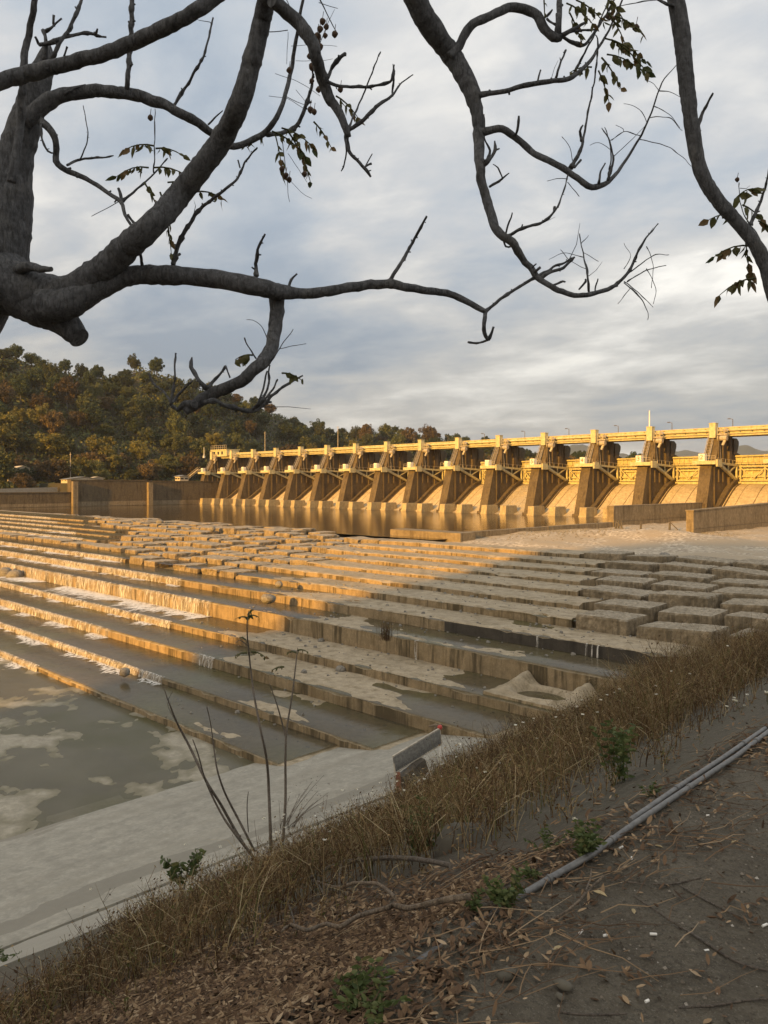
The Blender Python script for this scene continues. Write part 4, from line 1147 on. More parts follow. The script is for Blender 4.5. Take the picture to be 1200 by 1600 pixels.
# the wooded spur downstream on our bank, behind the photographer, that shades the near weir
P = []
SY = -150.0
sil = [(-62,-9),(-48,-4),(-38,14),(-32,32),(-28,41),(-21.5,47.4),(-18.7,56.5),(-8,60),(20,62),(80,63),(160,60)]
def silz(x):
    for a, b in zip(sil[:-1], sil[1:]):
        if a[0] <= x <= b[0]: return a[1]+(b[1]-a[1])*(x-a[0])/(b[0]-a[0])
    return -9
for i in range(112):
    x = -62+i*2.0; row = []
    for j in range(14):
        y = SY-(j-3)*7.0; s = math.exp(-((j-3)/(2.2 if j < 3 else 6))**2)
        row.append((x, y, max(-9.5, (silz(x)+9)*s-9+1.6*fbm(x*.12, y*.12, 2, 4)*s)))
    P.append(row)
mb = MB(); mb.grid(P); mb.f = [q[::-1] for q in mb.f]
tag(mb.build('hill', M['hill'], sm=True), kind='structure')
# ================================================================ foreground trees
def catmull(pts, step=6):
    out = []; n = len(pts)
    for i in range(n-1):
        p0, p1, p2, p3 = pts[max(i-1,0)], pts[i], pts[i+1], pts[min(i+2,n-1)]
        L = math.hypot(p2[0]-p1[0], p2[1]-p1[1]); m = max(2, int(L/step))
        for k in range(m):
            t = k/m; t2, t3 = t*t, t*t*t
            out.append(tuple(.5*((2*b)+(-a+c)*t+(2*a-5*b+4*c-d)*t2+(-a+3*b-3*c+d)*t3) for a, b, c, d in zip(p0,p1,p2,p3)))
    out.append(tuple(pts[-1])); return out
LIMBF = {}
WS = [.80]; SPUR = [True]
def limb(mb, pts, f0, f1, n=10, rough=.16, knob=0.0, seed=0.0, step=6):
    """pts: (px,py,width) sight-lines; f0..f1 distance from the viewer along the limb (m)"""
    s = catmull(pts, step); L = len(s); P = []; R_ = []
    for i, (x, y, wd) in enumerate(s):
        t = i/(L-1); f = f0+(f1-f0)*t+.05*f0*mn.noise(Vector((x*.01, y*.01, seed)))*min(1, t*4)
        if wd < 30 and SPUR[0]:
            A_ = (.9+.045*wd)*min(1, t*6); x += A_*1.6*mn.noise(Vector((i*.31, seed, 3))); y += A_*1.6*mn.noise(Vector((seed, i*.31, 7)))
        P.append(at(x, y, f)); r = max(.0011, wd*.5*WS[0]*f/F)
        if knob: r *= 1+knob*max(0, mn.noise(Vector((i*.42, seed, 0))))
        R_.append(r)
    mb.tube(P, R_, n, rough, seed)
    if SPUR[0] and 3 <= pts[0][2] <= 17 and L > 10:      # knobby spur shoots and leaf scars
        i = random.randint(3, 7)
        while i < L-2:
            d = (P[min(i+1,L-1)]-P[i-1]).normalized(); q = d.cross(Vector((random.gauss(0,1),random.gauss(0,1),random.gauss(0,1)))).normalized()
            ln = R_[i]*random.uniform(1.2,2.3)+random.uniform(0,.006); e = P[i]+(q*.8+d*random.uniform(-.1,.8))*ln
            mb.tube([P[i], P[i].lerp(e,.55)+q*R_[i]*.1, e], [R_[i]*.55, R_[i]*.42, R_[i]*.40], 5, .3, seed)
            if random.random() < .10 and R_[i] < .012:
                e2 = e+(q+Vector((0,0,random.uniform(-.5,1)))+d*.5).normalized()*random.uniform(.06,.22); m_ = e.lerp(e2,.5)+Vector((random.gauss(0,.01),random.gauss(0,.01),random.gauss(0,.01)))
                mb.tube([e, m_, e2], [.0018,.0014,.0008], 4)
            i += random.randint(2, 7)
    return P
def leaf(mb, base, d, ln, wd, droop=.15):
    d = d.normalized(); s = d.cross(Vector((random.gauss(0,1), random.gauss(0,1), random.gauss(0,.6)))).normalized()
    nrm = s.cross(d)
    p = [base, base+d*ln*.3+s*wd*.5, base+d*ln*.65+s*wd*.38-nrm*droop*ln*.3, base+d*ln-nrm*droop*ln, base+d*ln*.65-s*wd*.38-nrm*droop*ln*.3, base+d*ln*.3-s*wd*.5, base+d*ln*.4+nrm*wd*.15]
    mb.add(p, [(0,1,6),(1,2,6),(2,3,6),(3,4,6),(4,5,6),(5,0,6)])
def spray(root, px, py, f, px_len, ang, n=9, size=15, name='leaf_spray'):
    """a compound leaf: a thin stalk with drooping leaflets"""
    mb = MB(); st = MB()
    u = f/F
    c = at(px, py, f); R3 = Vector((S_, C_, 0)); D3 = Vector((-C_, S_, 0)); U3 = Vector((0,0,1))
    d = R3*math.cos(ang)+U3*math.sin(ang)+D3*random.uniform(-.4,.4)
    ln = px_len*u; pts = [c]
    for i in range(1, 5): pts.append(c+d*ln*i/4-U3*ln*.42*(i/4)**2)
    mb.tube(pts, [1.5*u,1.3*u,1.1*u,.9*u,.6*u], 4)
    for i in range(n):
        t = .18+.82*i/(n-1); k = min(3, int(t*4)); b = pts[k].lerp(pts[k+1], t*4-k)
        for sg in (-1, 1):
            if random.random() < .25: continue
            q = (d*.35+Vector((random.gauss(0,.35), random.gauss(0,.35), -.75+sg*.22))+R3*sg*.25).normalized()
            leaf(mb, b, q, size*1.15*u*random.uniform(.6,1.25), size*1.1*u*random.uniform(.4,.6))
    return part(mb, name, M['tree_leaf'], root)
def pods(root, spots, f):
    for px, py, s in spots:
        c = at(px, py, f+random.uniform(-.05,.05)); r = s*.5*f/F; mb = MB()
        prof = [(0,1.25),(.55,.9),(.95,.3),(.9,-.25),(.5,-.8),(0,-1.25)]; n = 6; v = []; 
        for rr_, zz in prof:
            for j in range(n): a = 2*math.pi*j/n+s; v.append((c.x+r*rr_*(1+.15*(j%2))*math.cos(a), c.y+r*rr_*(1+.15*(j%2))*math.sin(a), c.z+r*zz))
        f_ = [(i*n+j,(i+1)*n+j,(i+1)*n+(j+1)%n,i*n+(j+1)%n) for i in range(5) for j in range(n)]
        mb.add(v, f_); mb.beam(c+Vector((0,0,r)), c+Vector((r*.5,0,r*3)), .002)
        part(mb, 'seed_pod', M['pod'], root)

FA = 3.3
rootA = thing('bare_tree', at(-330, 1230, FA+.9), 'nearly bare tree leaning in from the left edge, with a sawn off stub', 'tree')
z = bank(rootA.location.x)-.1
g = rootA.location.copy(); 
gp = at(-330, 757, FA+.9); 
mb = MB()
basept = Vector((gp.x, gp.y, bank(gp.x)-.15))
pts = [(-200,700,210),(-120,560,190),(-60,455,165),(-15,395,128),(8,330,92),(22,255,64),(42,185,54),(60,130,44),(72,92,30),(74,70,12)]
s = catmull(pts, 6); P = [basept]; R_ = [.36]
for i, (x, y, wd) in enumerate(s): f = FA+.3+.45*max(0, 1-i/(len(s)*.4)); P.append(at(x, y, f)); R_.append(wd*.44*f/F)
mb.tube(P, R_, 22, .07, 1.0)
limb(mb, [(-90,395,170),(-30,420,148),(10,443,122),(50,466,98),(85,490,72),(106,509,52),(124,528,40)], FA+.42, FA+.2, 22, .10, seed=2)
limb(mb, [(25,424,20),(45,416,20),(62,420,15),(80,420,9)], FA+.2, FA, 8, .25, .3, seed=3)
part(mb, 'trunk', M['bark'], rootA, sm=True)
def branch(root, specs, f0, name='limb', main=0):
    mb = MB()
    for i, sp in enumerate(specs):
        pts = sp[0]; fa, fb = sp[1], sp[2]; small = pts[0][2] < 12
        limb(mb, pts, f0+fa, f0+fb, 6 if small else 14, .18 if small else .09, .95 if small else .16, seed=i*1.7+f0, step=4 if small else 6)
    return part(mb, name, M['bark'], root, sm=True)
# big dark limb sweeping up to the right
branch(rootA, [([(30,455,90),(65,458,82),(105,460,70),(150,430,58),(200,385,50),(250,340,48),(300,280,44),(345,220,42),(375,160,40),(395,90,37),(410,30,35),(428,-60,32),(450,-160,28)], .25, -.35),
  ([(425,0,26),(440,12,26),(465,35,27),(485,62,25),(497,100,23),(508,135,22),(515,155,20),(527,170,17),(540,200,14),(545,215,12)], -.33, -.15),
  ([(512,128,7),(530,135,6),(560,136,6),(590,133,5),(612,124,5),(614,100,2)], -.2, -.15), ([(512,122,7),(520,105,6),(535,87,7),(540,83,4)], -.2, -.2),
  ([(545,203,8),(565,190,8),(590,165,7),(612,150,5),(625,132,3),(645,117,2)], -.15, 0), ([(545,200,4),(560,165,3),(575,130,3),(594,81,2)], -.15, -.05), ([(614,150,3),(614,125,4),(616,101,2)], 0, 0),
  ([(541,212,9),(545,235,7),(560,252,6),(570,265,6),(580,277,4)], -.15, -.1), ([(541,215,3),(540,250,3),(533,268,2)], -.15, -.1), ([(570,262,3),(582,240,2)], -.1, -.1), ([(568,262,4),(580,256,4)], -.1, -.1), ([(573,268,3),(580,266,2)], -.1, -.1)], FA)
# lower limb to the right, forking
branch(rootA, [([(60,478,64),(100,476,62),(150,452,46),(200,432,38),(260,430,36),(330,435,36),(400,448,36),(436,456,30),(470,460,21),(500,458,20),(560,447,19),(605,443,18),(660,453,15),(710,462,13),(745,480,11),(760,488,9)], .15, .2),
  ([(757,488,7),(790,462,6),(830,437,6),(865,418,5),(898,402,3)], .2, .3), ([(758,488,9),(756,515,8),(763,531,7),(772,510,4)], .2, .2), ([(763,531,5),(745,537,4),(731,535,3)], .2, .2),
  ([(608,440,9),(630,405,7),(652,365,6),(667,338,4)], .2, .15), ([(400,432,8),(403,390,6),(414,366,4)], .18, .1), ([(451,455,6),(455,437,4),(463,428,4)], .18, .18),
  ([(222,414,6),(212,360,5),(200,335,5)], .17, .1), ([(270,414,9),(282,375,8),(310,330,7),(340,305,6),(370,280,5),(385,250,4),(402,231,3)], .17, .0), ([(375,262,3),(372,250,3)],.03,.03)], FA)
branch(rootA, [([(432,452,32),(433,480,29),(430,515,26),(420,550,25),(395,580,24),(365,602,23),(330,615,23),(305,632,22),(290,643,14)], .18, .02),
  ([(305,632,14),(288,632,13),(278,640,9),(265,630,6)], .03, .05), ([(268,632,5),(255,612,4),(240,600,4),(232,582,3)], .05, .1), ([(266,632,5),(272,600,4),(274,552,3)], .05, .0), ([(268,630,5),(285,610,5),(300,595,3)], .05, .1),
  ([(322,608,8),(305,585,7),(298,570,8),(300,558,3)], .03, .0), ([(325,606,6),(340,588,5),(353,572,4)], .03, 0), ([(353,572,3),(359,590,3)], 0, 0),
  ([(318,628,9),(335,627,9),(365,637,9),(392,642,9),(412,632,8),(425,618,6),(450,600,5),(473,587,3)], .02, .1), ([(395,640,7),(412,620,6),(420,595,4),(421,570,3)], .05, .05), ([(403,636,5),(425,610,4),(434,592,3)], .05, .0), ([(400,638,5),(410,612,4),(417,580,3)], .05, .0),
  ([(420,568,4),(437,545,2),(458,514,1.5)], .05, .1), ([(424,560,1.6),(414,520,1.6),(400,503,1.2),(385,500,1)],.1,.1), ([(436,545,1.5),(460,540,1.2),(478,537,1)], .1,.1), ([(400,570,6),(410,550,5),(416,540,3)],.1,.1), ([(400,560,3),(387,540,2.5),(382,527,3)], .1,.1)], FA)
# upper limb crossing behind the big one
branch(rootA, [([(40,190,30),(70,163,32),(92,151,27),(130,142,24),(190,145,23),(250,160,20),(300,187,18),(330,207,15),(358,229,13),(385,223,12),(418,205,11),(440,165,9),(455,110,8),(463,60,7),(478,-30,5)], .2, .45),
  ([(415,210,9),(440,208,9),(462,198,8),(478,165,7),(490,120,5),(488,112,4),(500,60,3)], .42, .4), ([(198,140,10),(203,80,9),(206,20,9),(204,-40,8)], .25, .2), ([(272,165,6),(300,120,5),(320,80,4),(333,28,3)], .28, .2), ([(325,195,4),(338,182,3),(348,173,2)], .3, .3), ([(100,148,5),(118,138,4),(134,133,4)], .2, .2)], FA)
# thin drooping limb
branch(rootA, [([(64,190,16),(78,202,14),(88,225,12),(88,252,12),(102,264,11),(140,282,9),(170,302,8),(188,315,8),(196,335,6),(208,355,5),(212,362,4)], .2, .1),
  ([(190,315,6),(215,295,4),(240,272,3),(262,247,2)], .15, .1), ([(105,258,5),(125,250,5),(160,246,4),(178,243,2)], .18, .2), ([(64,182,4),(66,220,4),(75,236,4),(85,240,3)], .2, .2), ([(125,250,3),(137,215,2),(130,165,1.5)], .2, .2), ([(190,313,5),(186,295,6)], .15, .15), ([(240,270,2.5),(241,230,2),(242,170,1.5)], .1, .1), ([(184,316,1.5),(143,338,1.2)], .15, .15)], FA)
branch(rootA, [([(18,285,18),(30,210,15),(34,150,14),(38,90,13),(48,40,12),(62,-40,11)], -.1, -.2), ([(70,95,11),(72,65,8),(68,48,6)], .05, .1), ([(60,68,6),(54,58,5)], .1, .1), ([(62,70,7),(85,66,8),(105,57,7),(140,52,6),(150,56,5),(166,57,3)], .05, .1), ([(150,52,5),(152,45,3)], .1, .1), ([(70,50,6),(85,40,4),(96,29,3)], .1, .1), ([(85,40,4),(84,24,4)], .1, .1),
  ([(78,98,9),(95,65,7),(110,42,7),(127,0,6),(138,-40,5)], .05, 0), ([(100,88,4),(105,73,3)], .05, .05)], FA)
branch(rootA, [([(-140,190,40),(-60,148,33),(0,128,30),(40,116,29),(80,105,28),(150,88,27),(230,58,28),(290,27,28),(350,-15,27),(430,-90,24)], -.7, -1.0)], FA)
for px, py, L_, an, n_ in [(241,228,45,2.9,6),(243,232,42,.2,6),(232,262,60,2.8,8),(240,262,55,.15,7),(225,285,45,-.9,5),(262,285,45,.1,6),(262,350,32,-1.4,5),(305,300,45,.05,6),(250,300,36,-1.2,4)]:
    spray(rootA, px, py, FA+.12, L_, an, n_, 14)
for px, py, L_, an, n_ in [(425,205,55,-.3,8),(440,200,50,-.2,8),(450,205,50,-.9,7),(430,210,45,-1.3,6),(415,205,40,3.4,6),(460,212,55,-1.1,6),(525,150,38,-.5,6),(490,190,35,-.7,5)]:
    spray(rootA, px, py, FA+.4, L_, an, n_, 14)
for px, py, L_, an, n_ in [(395,555,30,2.9,4),(440,583,30,.1,3)]: spray(rootA, px, py, FA+.1, L_, an, n_, 17)
mb = MB()
for a in ([(500,0,3),(510,20,2),(520,40,2),(526,50,1.5)],[(498,4,1.5),(528,14,1.2)],[(445,-5,2),(465,35,1.5)],[(440,210,1.8),(446,260,1.5),(452,315,1)],[(443,270,1.2),(470,300,1),(487,310,.8)],[(450,240,1.2),(470,270,1),(480,285,.8)],[(418,50,2),(450,48,2.5)],[(450,50,1.2),(448,100,1)],[(445,150,1.5),(480,165,1),(462,140,1)],[(420,150,1),(450,155,1),(478,172,1)],[(455,72,1.2),(490,70,1),(526,72,1)],[(462,95,1),(500,95,1),(520,92,.8)],[(430,115,1),(470,130,1),(500,150,.8)]):
    limb(mb, a, FA+.4, FA+.35, 4, 0, 0)
part(mb, 'twig', M['bark'], rootA)
pods(rootA, [(504,34,10),(510,42,9),(500,46,10),(496,58,13),(523,54,10),(508,56,8),(484,88,9),(488,105,12),(499,74,12),(487,127,8),(498,140,9),(532,140,9),(452,110,9),(485,172,10),(491,175,9),(441,264,9),(452,281,9),(476,272,9),(447,274,8)], FA+.38)
pods(rootA, [(235,184,9)], FA+.12)

FB = 3.6
gB = at(1345, 757, FB+.3)
rootB = thing('bare_tree', (gB.x, gB.y, bank(gB.x)-.1), 'dark leaning tree at the right edge with long hanging bare limbs', 'tree')
mb = MB()
pts = [(1300,700,50),(1262,600,40),(1232,520,34),(1207,450,29),(1195,412,26),(1176,376,25),(1150,345,25),(1120,311,26),(1095,268,27),(1082,205,27),(1073,130,29),(1066,60,31),(1056,0,32),(1035,-90,33),(985,-220,36),(930,-300,38)]
s = catmull(pts, 6); P = [Vector((gB.x, gB.y, bank(gB.x)-.1)), Vector((gB.x, gB.y, bank(gB.x)+.7))]; R_ = [.13, .09]
for i, (x, y, wd) in enumerate(s): f = FB+.3-.3*min(1, i/12); P.append(at(x, y, f)); R_.append(wd*.41*f/F)
mb.tube(P, R_, 14, .13, 5.0)
limb(mb, [(930,-300,38),(830,-330,44),(720,-250,48),(655,-130,48),(640,-40,47),(660,20,43),(690,65,41),(715,100,37),(735,140,31),(746,180,25),(748,230,20),(752,280,18),(765,330,17),(780,365,17),(800,378,16),(820,410,13),(850,440,11),(890,460,10),(930,458,9),(965,445,7)], FB, FB-.1, 14, .14, .2, 7.7)
part(mb, 'trunk', M['bark'], rootB, sm=True)
branch(rootB, [([(960,447,7),(983,425,6),(1000,385,4),(1028,350,2)], -.1, -.1), ([(980,440,2.5),(1010,422,2),(1040,415,1.5)],-.1,-.1), ([(985,425,2.5),(1020,400,1.8),(1045,398,1.2)],-.1,-.1), ([(975,442,2),(1000,465,2),(1013,490,1.2),(1012,500,1)],-.1,-.1), ([(975,440,2),(1000,460,1.6),(1020,480,1)],-.1,-.1), ([(1010,385,1.5),(1020,410,1.2),(1018,450,1)],-.1,-.1), ([(985,450,1.5),(965,475,1)],-.1,-.1), ([(1010,420,1.5),(1025,450,1.2),(1020,475,1)],-.1,-.1), ([(975,420,1.5),(985,400,1),(975,380,1)],-.1,-.1),
  ([(845,435,9),(860,425,7),(880,418,6),(898,402,3)], -.1,-.1), ([(835,425,6),(845,418,4)],-.1,-.1), ([(920,455,5),(918,430,4),(912,400,2.5),(905,365,1.5)],-.1,-.1), ([(908,380,1.5),(920,368,1)],-.1,-.1), ([(912,402,1.4),(880,395,1.2),(858,406,1)],-.1,-.1), ([(916,420,1.4),(895,410,1),(875,390,1)],-.1,-.1), ([(912,395,1.3),(935,408,1)],-.1,-.1), ([(862,446,5),(880,440,4),(884,441,3)],-.1,-.1), ([(905,452,4),(915,440,5),(914,436,3)],-.1,-.1), ([(930,455,3),(934,435,2.5)],-.1,-.1), ([(830,420,4),(838,413,3)],-.1,-.1)], FB)
branch(rootB, [([(702,90,20),(718,72,18),(735,42,17),(768,22,16),(800,11,17),(835,20,18),(850,45,17),(866,58,16),(876,58,12)], 0, .15), ([(872,58,12),(874,30,11),(874,-30,10)], .15, .2), ([(878,56,9),(895,46,7),(915,35,5)], .15, .15), ([(880,58,6),(895,67,7),(912,70,6),(928,52,5),(945,25,4),(965,-10,3)], .15, .2), ([(878,54,6),(905,48,5),(930,46,3)], .15, .15), ([(855,25,5),(863,15,3)], .1,.1), ([(855,30,5),(868,38,4)], .1,.1), ([(868,50,4),(870,20,3)], .15,.15)], FB)
branch(rootB, [([(742,150,13),(765,146,10),(790,143,9),(830,130,10),(865,126,9),(890,122,9),(918,100,7),(935,75,5),(955,40,4),(982,-20,3)], 0, .1), ([(895,118,5),(912,85,4),(935,40,3),(955,-10,2.5)], .1, .15), ([(868,124,5),(875,100,4),(885,78,3)], .1,.1), ([(840,128,4),(845,110,3)],.05,.05)], FB)
branch(rootB, [([(744,208,18),(765,204,15),(785,202,14),(805,215,13),(840,242,12),(880,262,12),(910,285,11),(925,293,12),(945,287,9),(962,272,7),(985,240,5),(1003,210,4),(1020,170,3),(1035,130,2.4),(1057,103,1.5)], 0, -.1),
  ([(892,262,8),(908,232,6),(914,200,4),(928,130,3),(934,70,2.5),(930,55,2)], -.05, -.05), ([(908,220,5),(906,205,5),(911,195,3)], -.05,-.05), ([(898,262,4),(906,253,5),(908,250,3)],-.05,-.05), ([(805,212,5),(810,195,5),(810,181,4)],0,0), ([(935,288,5),(938,272,4),(945,255,3)],-.1,-.1), ([(950,282,6),(955,262,5),(958,245,3),(950,215,2),(940,200,1.2)],-.1,-.1), ([(952,265,3),(955,235,2.5),(945,200,1.2)],-.1,-.1),
  ([(1000,212,1.6),(975,206,1.4),(955,220,1)],-.1,-.1), ([(1000,218,1.8),(1035,226,1.5),(1060,240,1.2),(1080,260,1)],-.1,-.1), ([(1010,190,1.5),(1000,172,1.2),(975,162,1)],-.1,-.1), ([(1014,184,1.6),(1045,184,1.3),(1066,205,1)],-.1,-.1), ([(1022,166,1.5),(1045,178,1.2),(1062,200,1)],-.1,-.1), ([(1028,142,1.5),(1046,143,1.2),(1063,152,1)],-.1,-.1), ([(1030,142,1.4),(1022,132,1.1),(1008,124,1)],-.1,-.1), ([(955,235,1.3),(935,222,1),(922,228,1)],-.1,-.1), ([(952,220,1.3),(975,205,1.2),(962,195,1)],-.1,-.1), ([(895,252,1.6),(890,230,1.4),(878,214,1)],-.05,-.05)], FB)
branch(rootB, [([(790,372,7),(815,358,6),(845,347,5),(868,328,4),(880,300,2.5),(888,272,2)], -.05,-.1), ([(866,330,4),(867,322,4)],-.1,-.1), ([(887,280,1.6),(870,279,1.3),(855,283,1)],-.1,-.1), ([(887,285,1.6),(905,307,1)],-.1,-.1), ([(788,370,4),(798,340,3),(800,332,2)],-.05,-.05), ([(786,372,3),(790,385,4),(800,385,4),(803,378,3)],-.05,-.05),
  ([(752,264,8),(765,248,7),(773,235,6),(773,220,3)],0,0), ([(762,250,5),(765,235,5),(757,215,3)],0,0), ([(757,215,2),(757,178,2)],0,0), ([(765,292,5),(780,283,5),(795,270,2)],0,0), ([(785,280,3),(778,262,2),(770,257,1.5)],0,0)], FB)
branch(rootB, [([(1086,218,8),(1095,185,7),(1103,165,5),(1113,145,3)], .05, 0), ([(1172,352,7),(1190,310,5),(1203,262,3),(1215,220,2)], .02, 0), ([(1055,10,10),(1045,8,6),(1030,0,5),(1010,-10,3)], 0, .1), ([(1025,0,2),(985,6,1.6),(960,12,1.2)], .1, .1), ([(1120,318,4),(1108,316,2)], 0, 0), ([(1195,405,3),(1185,370,2.5),(1160,330,2),(1154,285,1.4)], 0, 0)], FB)
for px, py, L_, an, n_ in [(885,5,42,-.5,7),(900,0,45,-.4,7),(890,20,40,-1.0,6),(945,-5,40,-.6,6),(960,25,45,-.4,6),(950,20,40,-.9,5),(945,60,62,-.3,9),(955,62,60,-.65,9),(948,85,50,-.1,8),(940,90,45,-1.0,6),(935,110,35,-1.0,5),(925,105,35,2.9,4),(850,0,25,-1.5,3)]:
    spray(rootB, px, py, FB+.1, L_, an, n_, 15)
for px, py, L_, an, n_ in [(1150,335,38,2.8,5),(1160,320,40,-.3,5),(1175,385,68,3.05,7),(1180,435,62,3.2,7),(1185,345,40,-.2,5),(1165,380,40,-1.2,5),(1150,310,30,.9,4)]:
    spray(rootB, px, py, FB+.05, L_, an, n_, 19)
pods(rootB, [(994,44,11),(952,26,11),(1152,281,7),(958,30,8)], FB+.1)

# ================================================================ plants and litter on the bank
def bz(x, y): return 6.4+.03*fbm(x*.8, y*.8, 3) if x > -1.86 else bankz(x, y)
class Ribbons:
    def __init__(s): s.v = []; s.f = []
    def rib(s, pts, w0, w1=0.0, side=None):
        o = len(s.v); n = len(pts); an = random.uniform(0, 3.14)
        for i, p in enumerate(pts):
            w_ = w0+(w1-w0)*i/(n-1); dx, dy = math.cos(an)*w_*.5, math.sin(an)*w_*.5
            s.v.append((p[0]-dx,p[1]-dy,p[2])); s.v.append((p[0]+dx,p[1]+dy,p[2]))
        for i in range(n-1): s.f.append((o+2*i,o+2*i+1,o+2*i+3,o+2*i+2))
    def quad(s, p, r):
        o = len(s.v); a = Vector((random.gauss(0,1),random.gauss(0,1),random.gauss(0,1))).normalized(); b = a.orthogonal().normalized(); c = a.cross(b)
        for q in (b*r, c*r*.5, -b*r, -c*r*.5): s.v.append((p[0]+q.x,p[1]+q.y,p[2]+q.z))
        s.f.append((o,o+1,o+2,o+3))
    def obj(s, name, m):
        me = bpy.data.meshes.new(name); me.from_pydata(s.v, [], s.f); me.materials.append(m); me.update()
        o = bpy.data.objects.new(name, me); COL.objects.link(o); return o
def weed(R, x, y, h, w_, br=4):
    if random.random() < .14: w_ *= 1.25; br = max(3, br-2)
    z0 = bz(x, y)-.02; lx, ly = random.gauss(0,.30)*h, random.gauss(0,.30)*h
    P = [(x+lx*t*t, y+ly*t*t, z0+h*t) for t in (0,.35,.7,1)]
    R.rib(P, w_, w_*.45)
    for i in range(br):
        t = random.uniform(.35,.95); bx, by, b_ = x+lx*t*t, y+ly*t*t, z0+h*t; L_ = h*random.uniform(.18,.55); a = random.uniform(0,6.28); el = random.uniform(-.1,1.2)
        q = [(bx,by,b_), (bx+math.cos(a)*L_*.5*math.cos(el), by+math.sin(a)*L_*.5*math.cos(el), b_+L_*.5*math.sin(el)), (bx+math.cos(a)*L_*math.cos(el)*.9, by+math.sin(a)*L_*math.cos(el)*.9, b_+L_*math.sin(el)*1.05)]
        R.rib(q, w_*.55, w_*.25)
        if random.random() < .6: R.quad(q[2], w_*random.uniform(1.0,1.9))
        if random.random() < .5: R.quad(q[1], w_*random.uniform(1.0,2.2))
def frame_ok(x, y, z=0):
    f = -C_*x+S_*y
    if f < .8: return False, f
    r = S_*x+C_*y; px = HX+F*r/f
    return -60 < px < 1260, f
W_ = Ribbons(); St = Ribbons(); cnt = 0
def ground_curve(pix):
    out = []
    for px, py in pix: p, f = on_bank(px, py); out.append((p.y, -p.x))
    out.sort(); return out
IN_ = ground_curve([(0,1660),(150,1592),(300,1525),(420,1470),(520,1418),(610,1385),(700,1352),(780,1325),(840,1296),(920,1245),(1000,1182),(1100,1118),(1200,1062)])
OUT_ = ground_curve([(0,1590),(70,1560),(150,1510),(230,1462),(300,1425),(380,1385),(450,1352),(530,1318),(600,1282),(700,1228),(760,1195),(830,1150),(880,1120)])
def curve(c, y):
    if y <= c[0][0]: return c[0][1]
    for a, b in zip(c[:-1], c[1:]):
        if y <= b[0]: return a[1]+(b[1]-a[1])*(y-a[0])/(b[0]-a[0]+1e-9)
    return c[-1][1]
def density(x, y):
    d = -x; lim = curve(IN_, y)+.35*fbm(y*.6, 3, 1)*min(1, y*.3+.6)
    if d < lim: return .30*smooth(lim-.9, lim, d)
    t = smooth(lim, lim+.5, d)
    o = min(23.4, curve(OUT_, y)) if y < OUT_[-1][0] else 23.4
    far = 1-smooth(o-.6, o+.5, d+.6*fbm(x*.5, y*.5, 8))
    return t*far*(.55+.7*smooth(-.35,.35,fbm(x*.45, y*.3, 6)))
TOPS = [(-100,1560),(0,1525),(150,1425),(300,1350),(450,1303),(600,1240),(650,1212),(700,1183),(760,1152),(830,1118),(900,1098),(960,1062),(1000,1030),(1040,1002),(1100,988),(1200,978),(1300,970)]
bands = [(3.2, 5.5, 1200), (5.5, 9.0, 3400), (9.0, 16, 5800), (16, 34, 7000), (34, 85, 5500)]
for f0, f1, N_ in bands:
    k = 0; tries = 0
    while k < N_ and tries < N_*30:
        tries += 1
        f = math.sqrt(random.uniform(f0*f0, f1*f1)); px = random.uniform(-60, 1260); r = (px-HX)/F*f
        x, y = S_*r-C_*f, C_*r+S_*f
        if x > -2.2 or x < -24.5: continue
        if x < bank_d(-1)*-1-0 and y > 20 and -x > 23.5: continue
        dn = density(x, y)
        n_row = (x*NX.x+y*NX.y)
        kr = int((n_row-N0)//DN)
        if kr >= 4:
            lim = bank_d(ZK[min(kr,13)])
            if -x > lim-.2: continue
        if random.random() > dn: continue
        hh = random.uniform(.22,.85)*(.5+.85*smooth(-.35,.35,fbm(x*.35,y*.35,12)))*(.65+.75*smooth(4,14,f))*(.22+.78*smooth(-.9,1.0,-x-curve(IN_, y)))*(.55+.45*smooth(0,4.0,curve(OUT_, y)+x) if y < OUT_[-1][0] else 1)
        if f > 34: hh *= 1.15
        r_px = HX+F*(S_*x+C_*y)/f; top = curve(TOPS, r_px)+abs(random.gauss(0,14))-(random.random() < .06)*22
        hmax = EYE+(HY-top)/F*f-bz(x, y)
        if hmax < .12: continue
        hh = min(hh*1.15, 1.35, hmax*random.uniform(.72,1.0)); weed(W_, x, y, hh, random.uniform(.004,.008)*(1 if f < 9 else 1.4 if f < 16 else 1.9 if f < 34 else 3), 7 if f < 16 else 5)
        if random.random() < .22:
            z0 = bz(x,y); a = random.uniform(0,6.28); L_ = hh*1.1
            St.rib([(x,y,z0),(x+math.cos(a)*L_*.2,y+math.sin(a)*L_*.2,z0+L_*.55),(x+math.cos(a)*L_*.6,y+math.sin(a)*L_*.6,z0+L_*.8),(x+math.cos(a)*L_*.95,y+math.sin(a)*L_*.95,z0+L_*.72)], .006*(1 if f < 16 else 1.8), .002)
        k += 1
tag(W_.obj('dry_weeds', M['weed']), 'brown dry weeds covering the sloping bank', 'weeds', kind='stuff')
tag(St.obj('straw_grass', M['straw']), 'pale arching dead grass among the weeds', 'grass', kind='stuff')
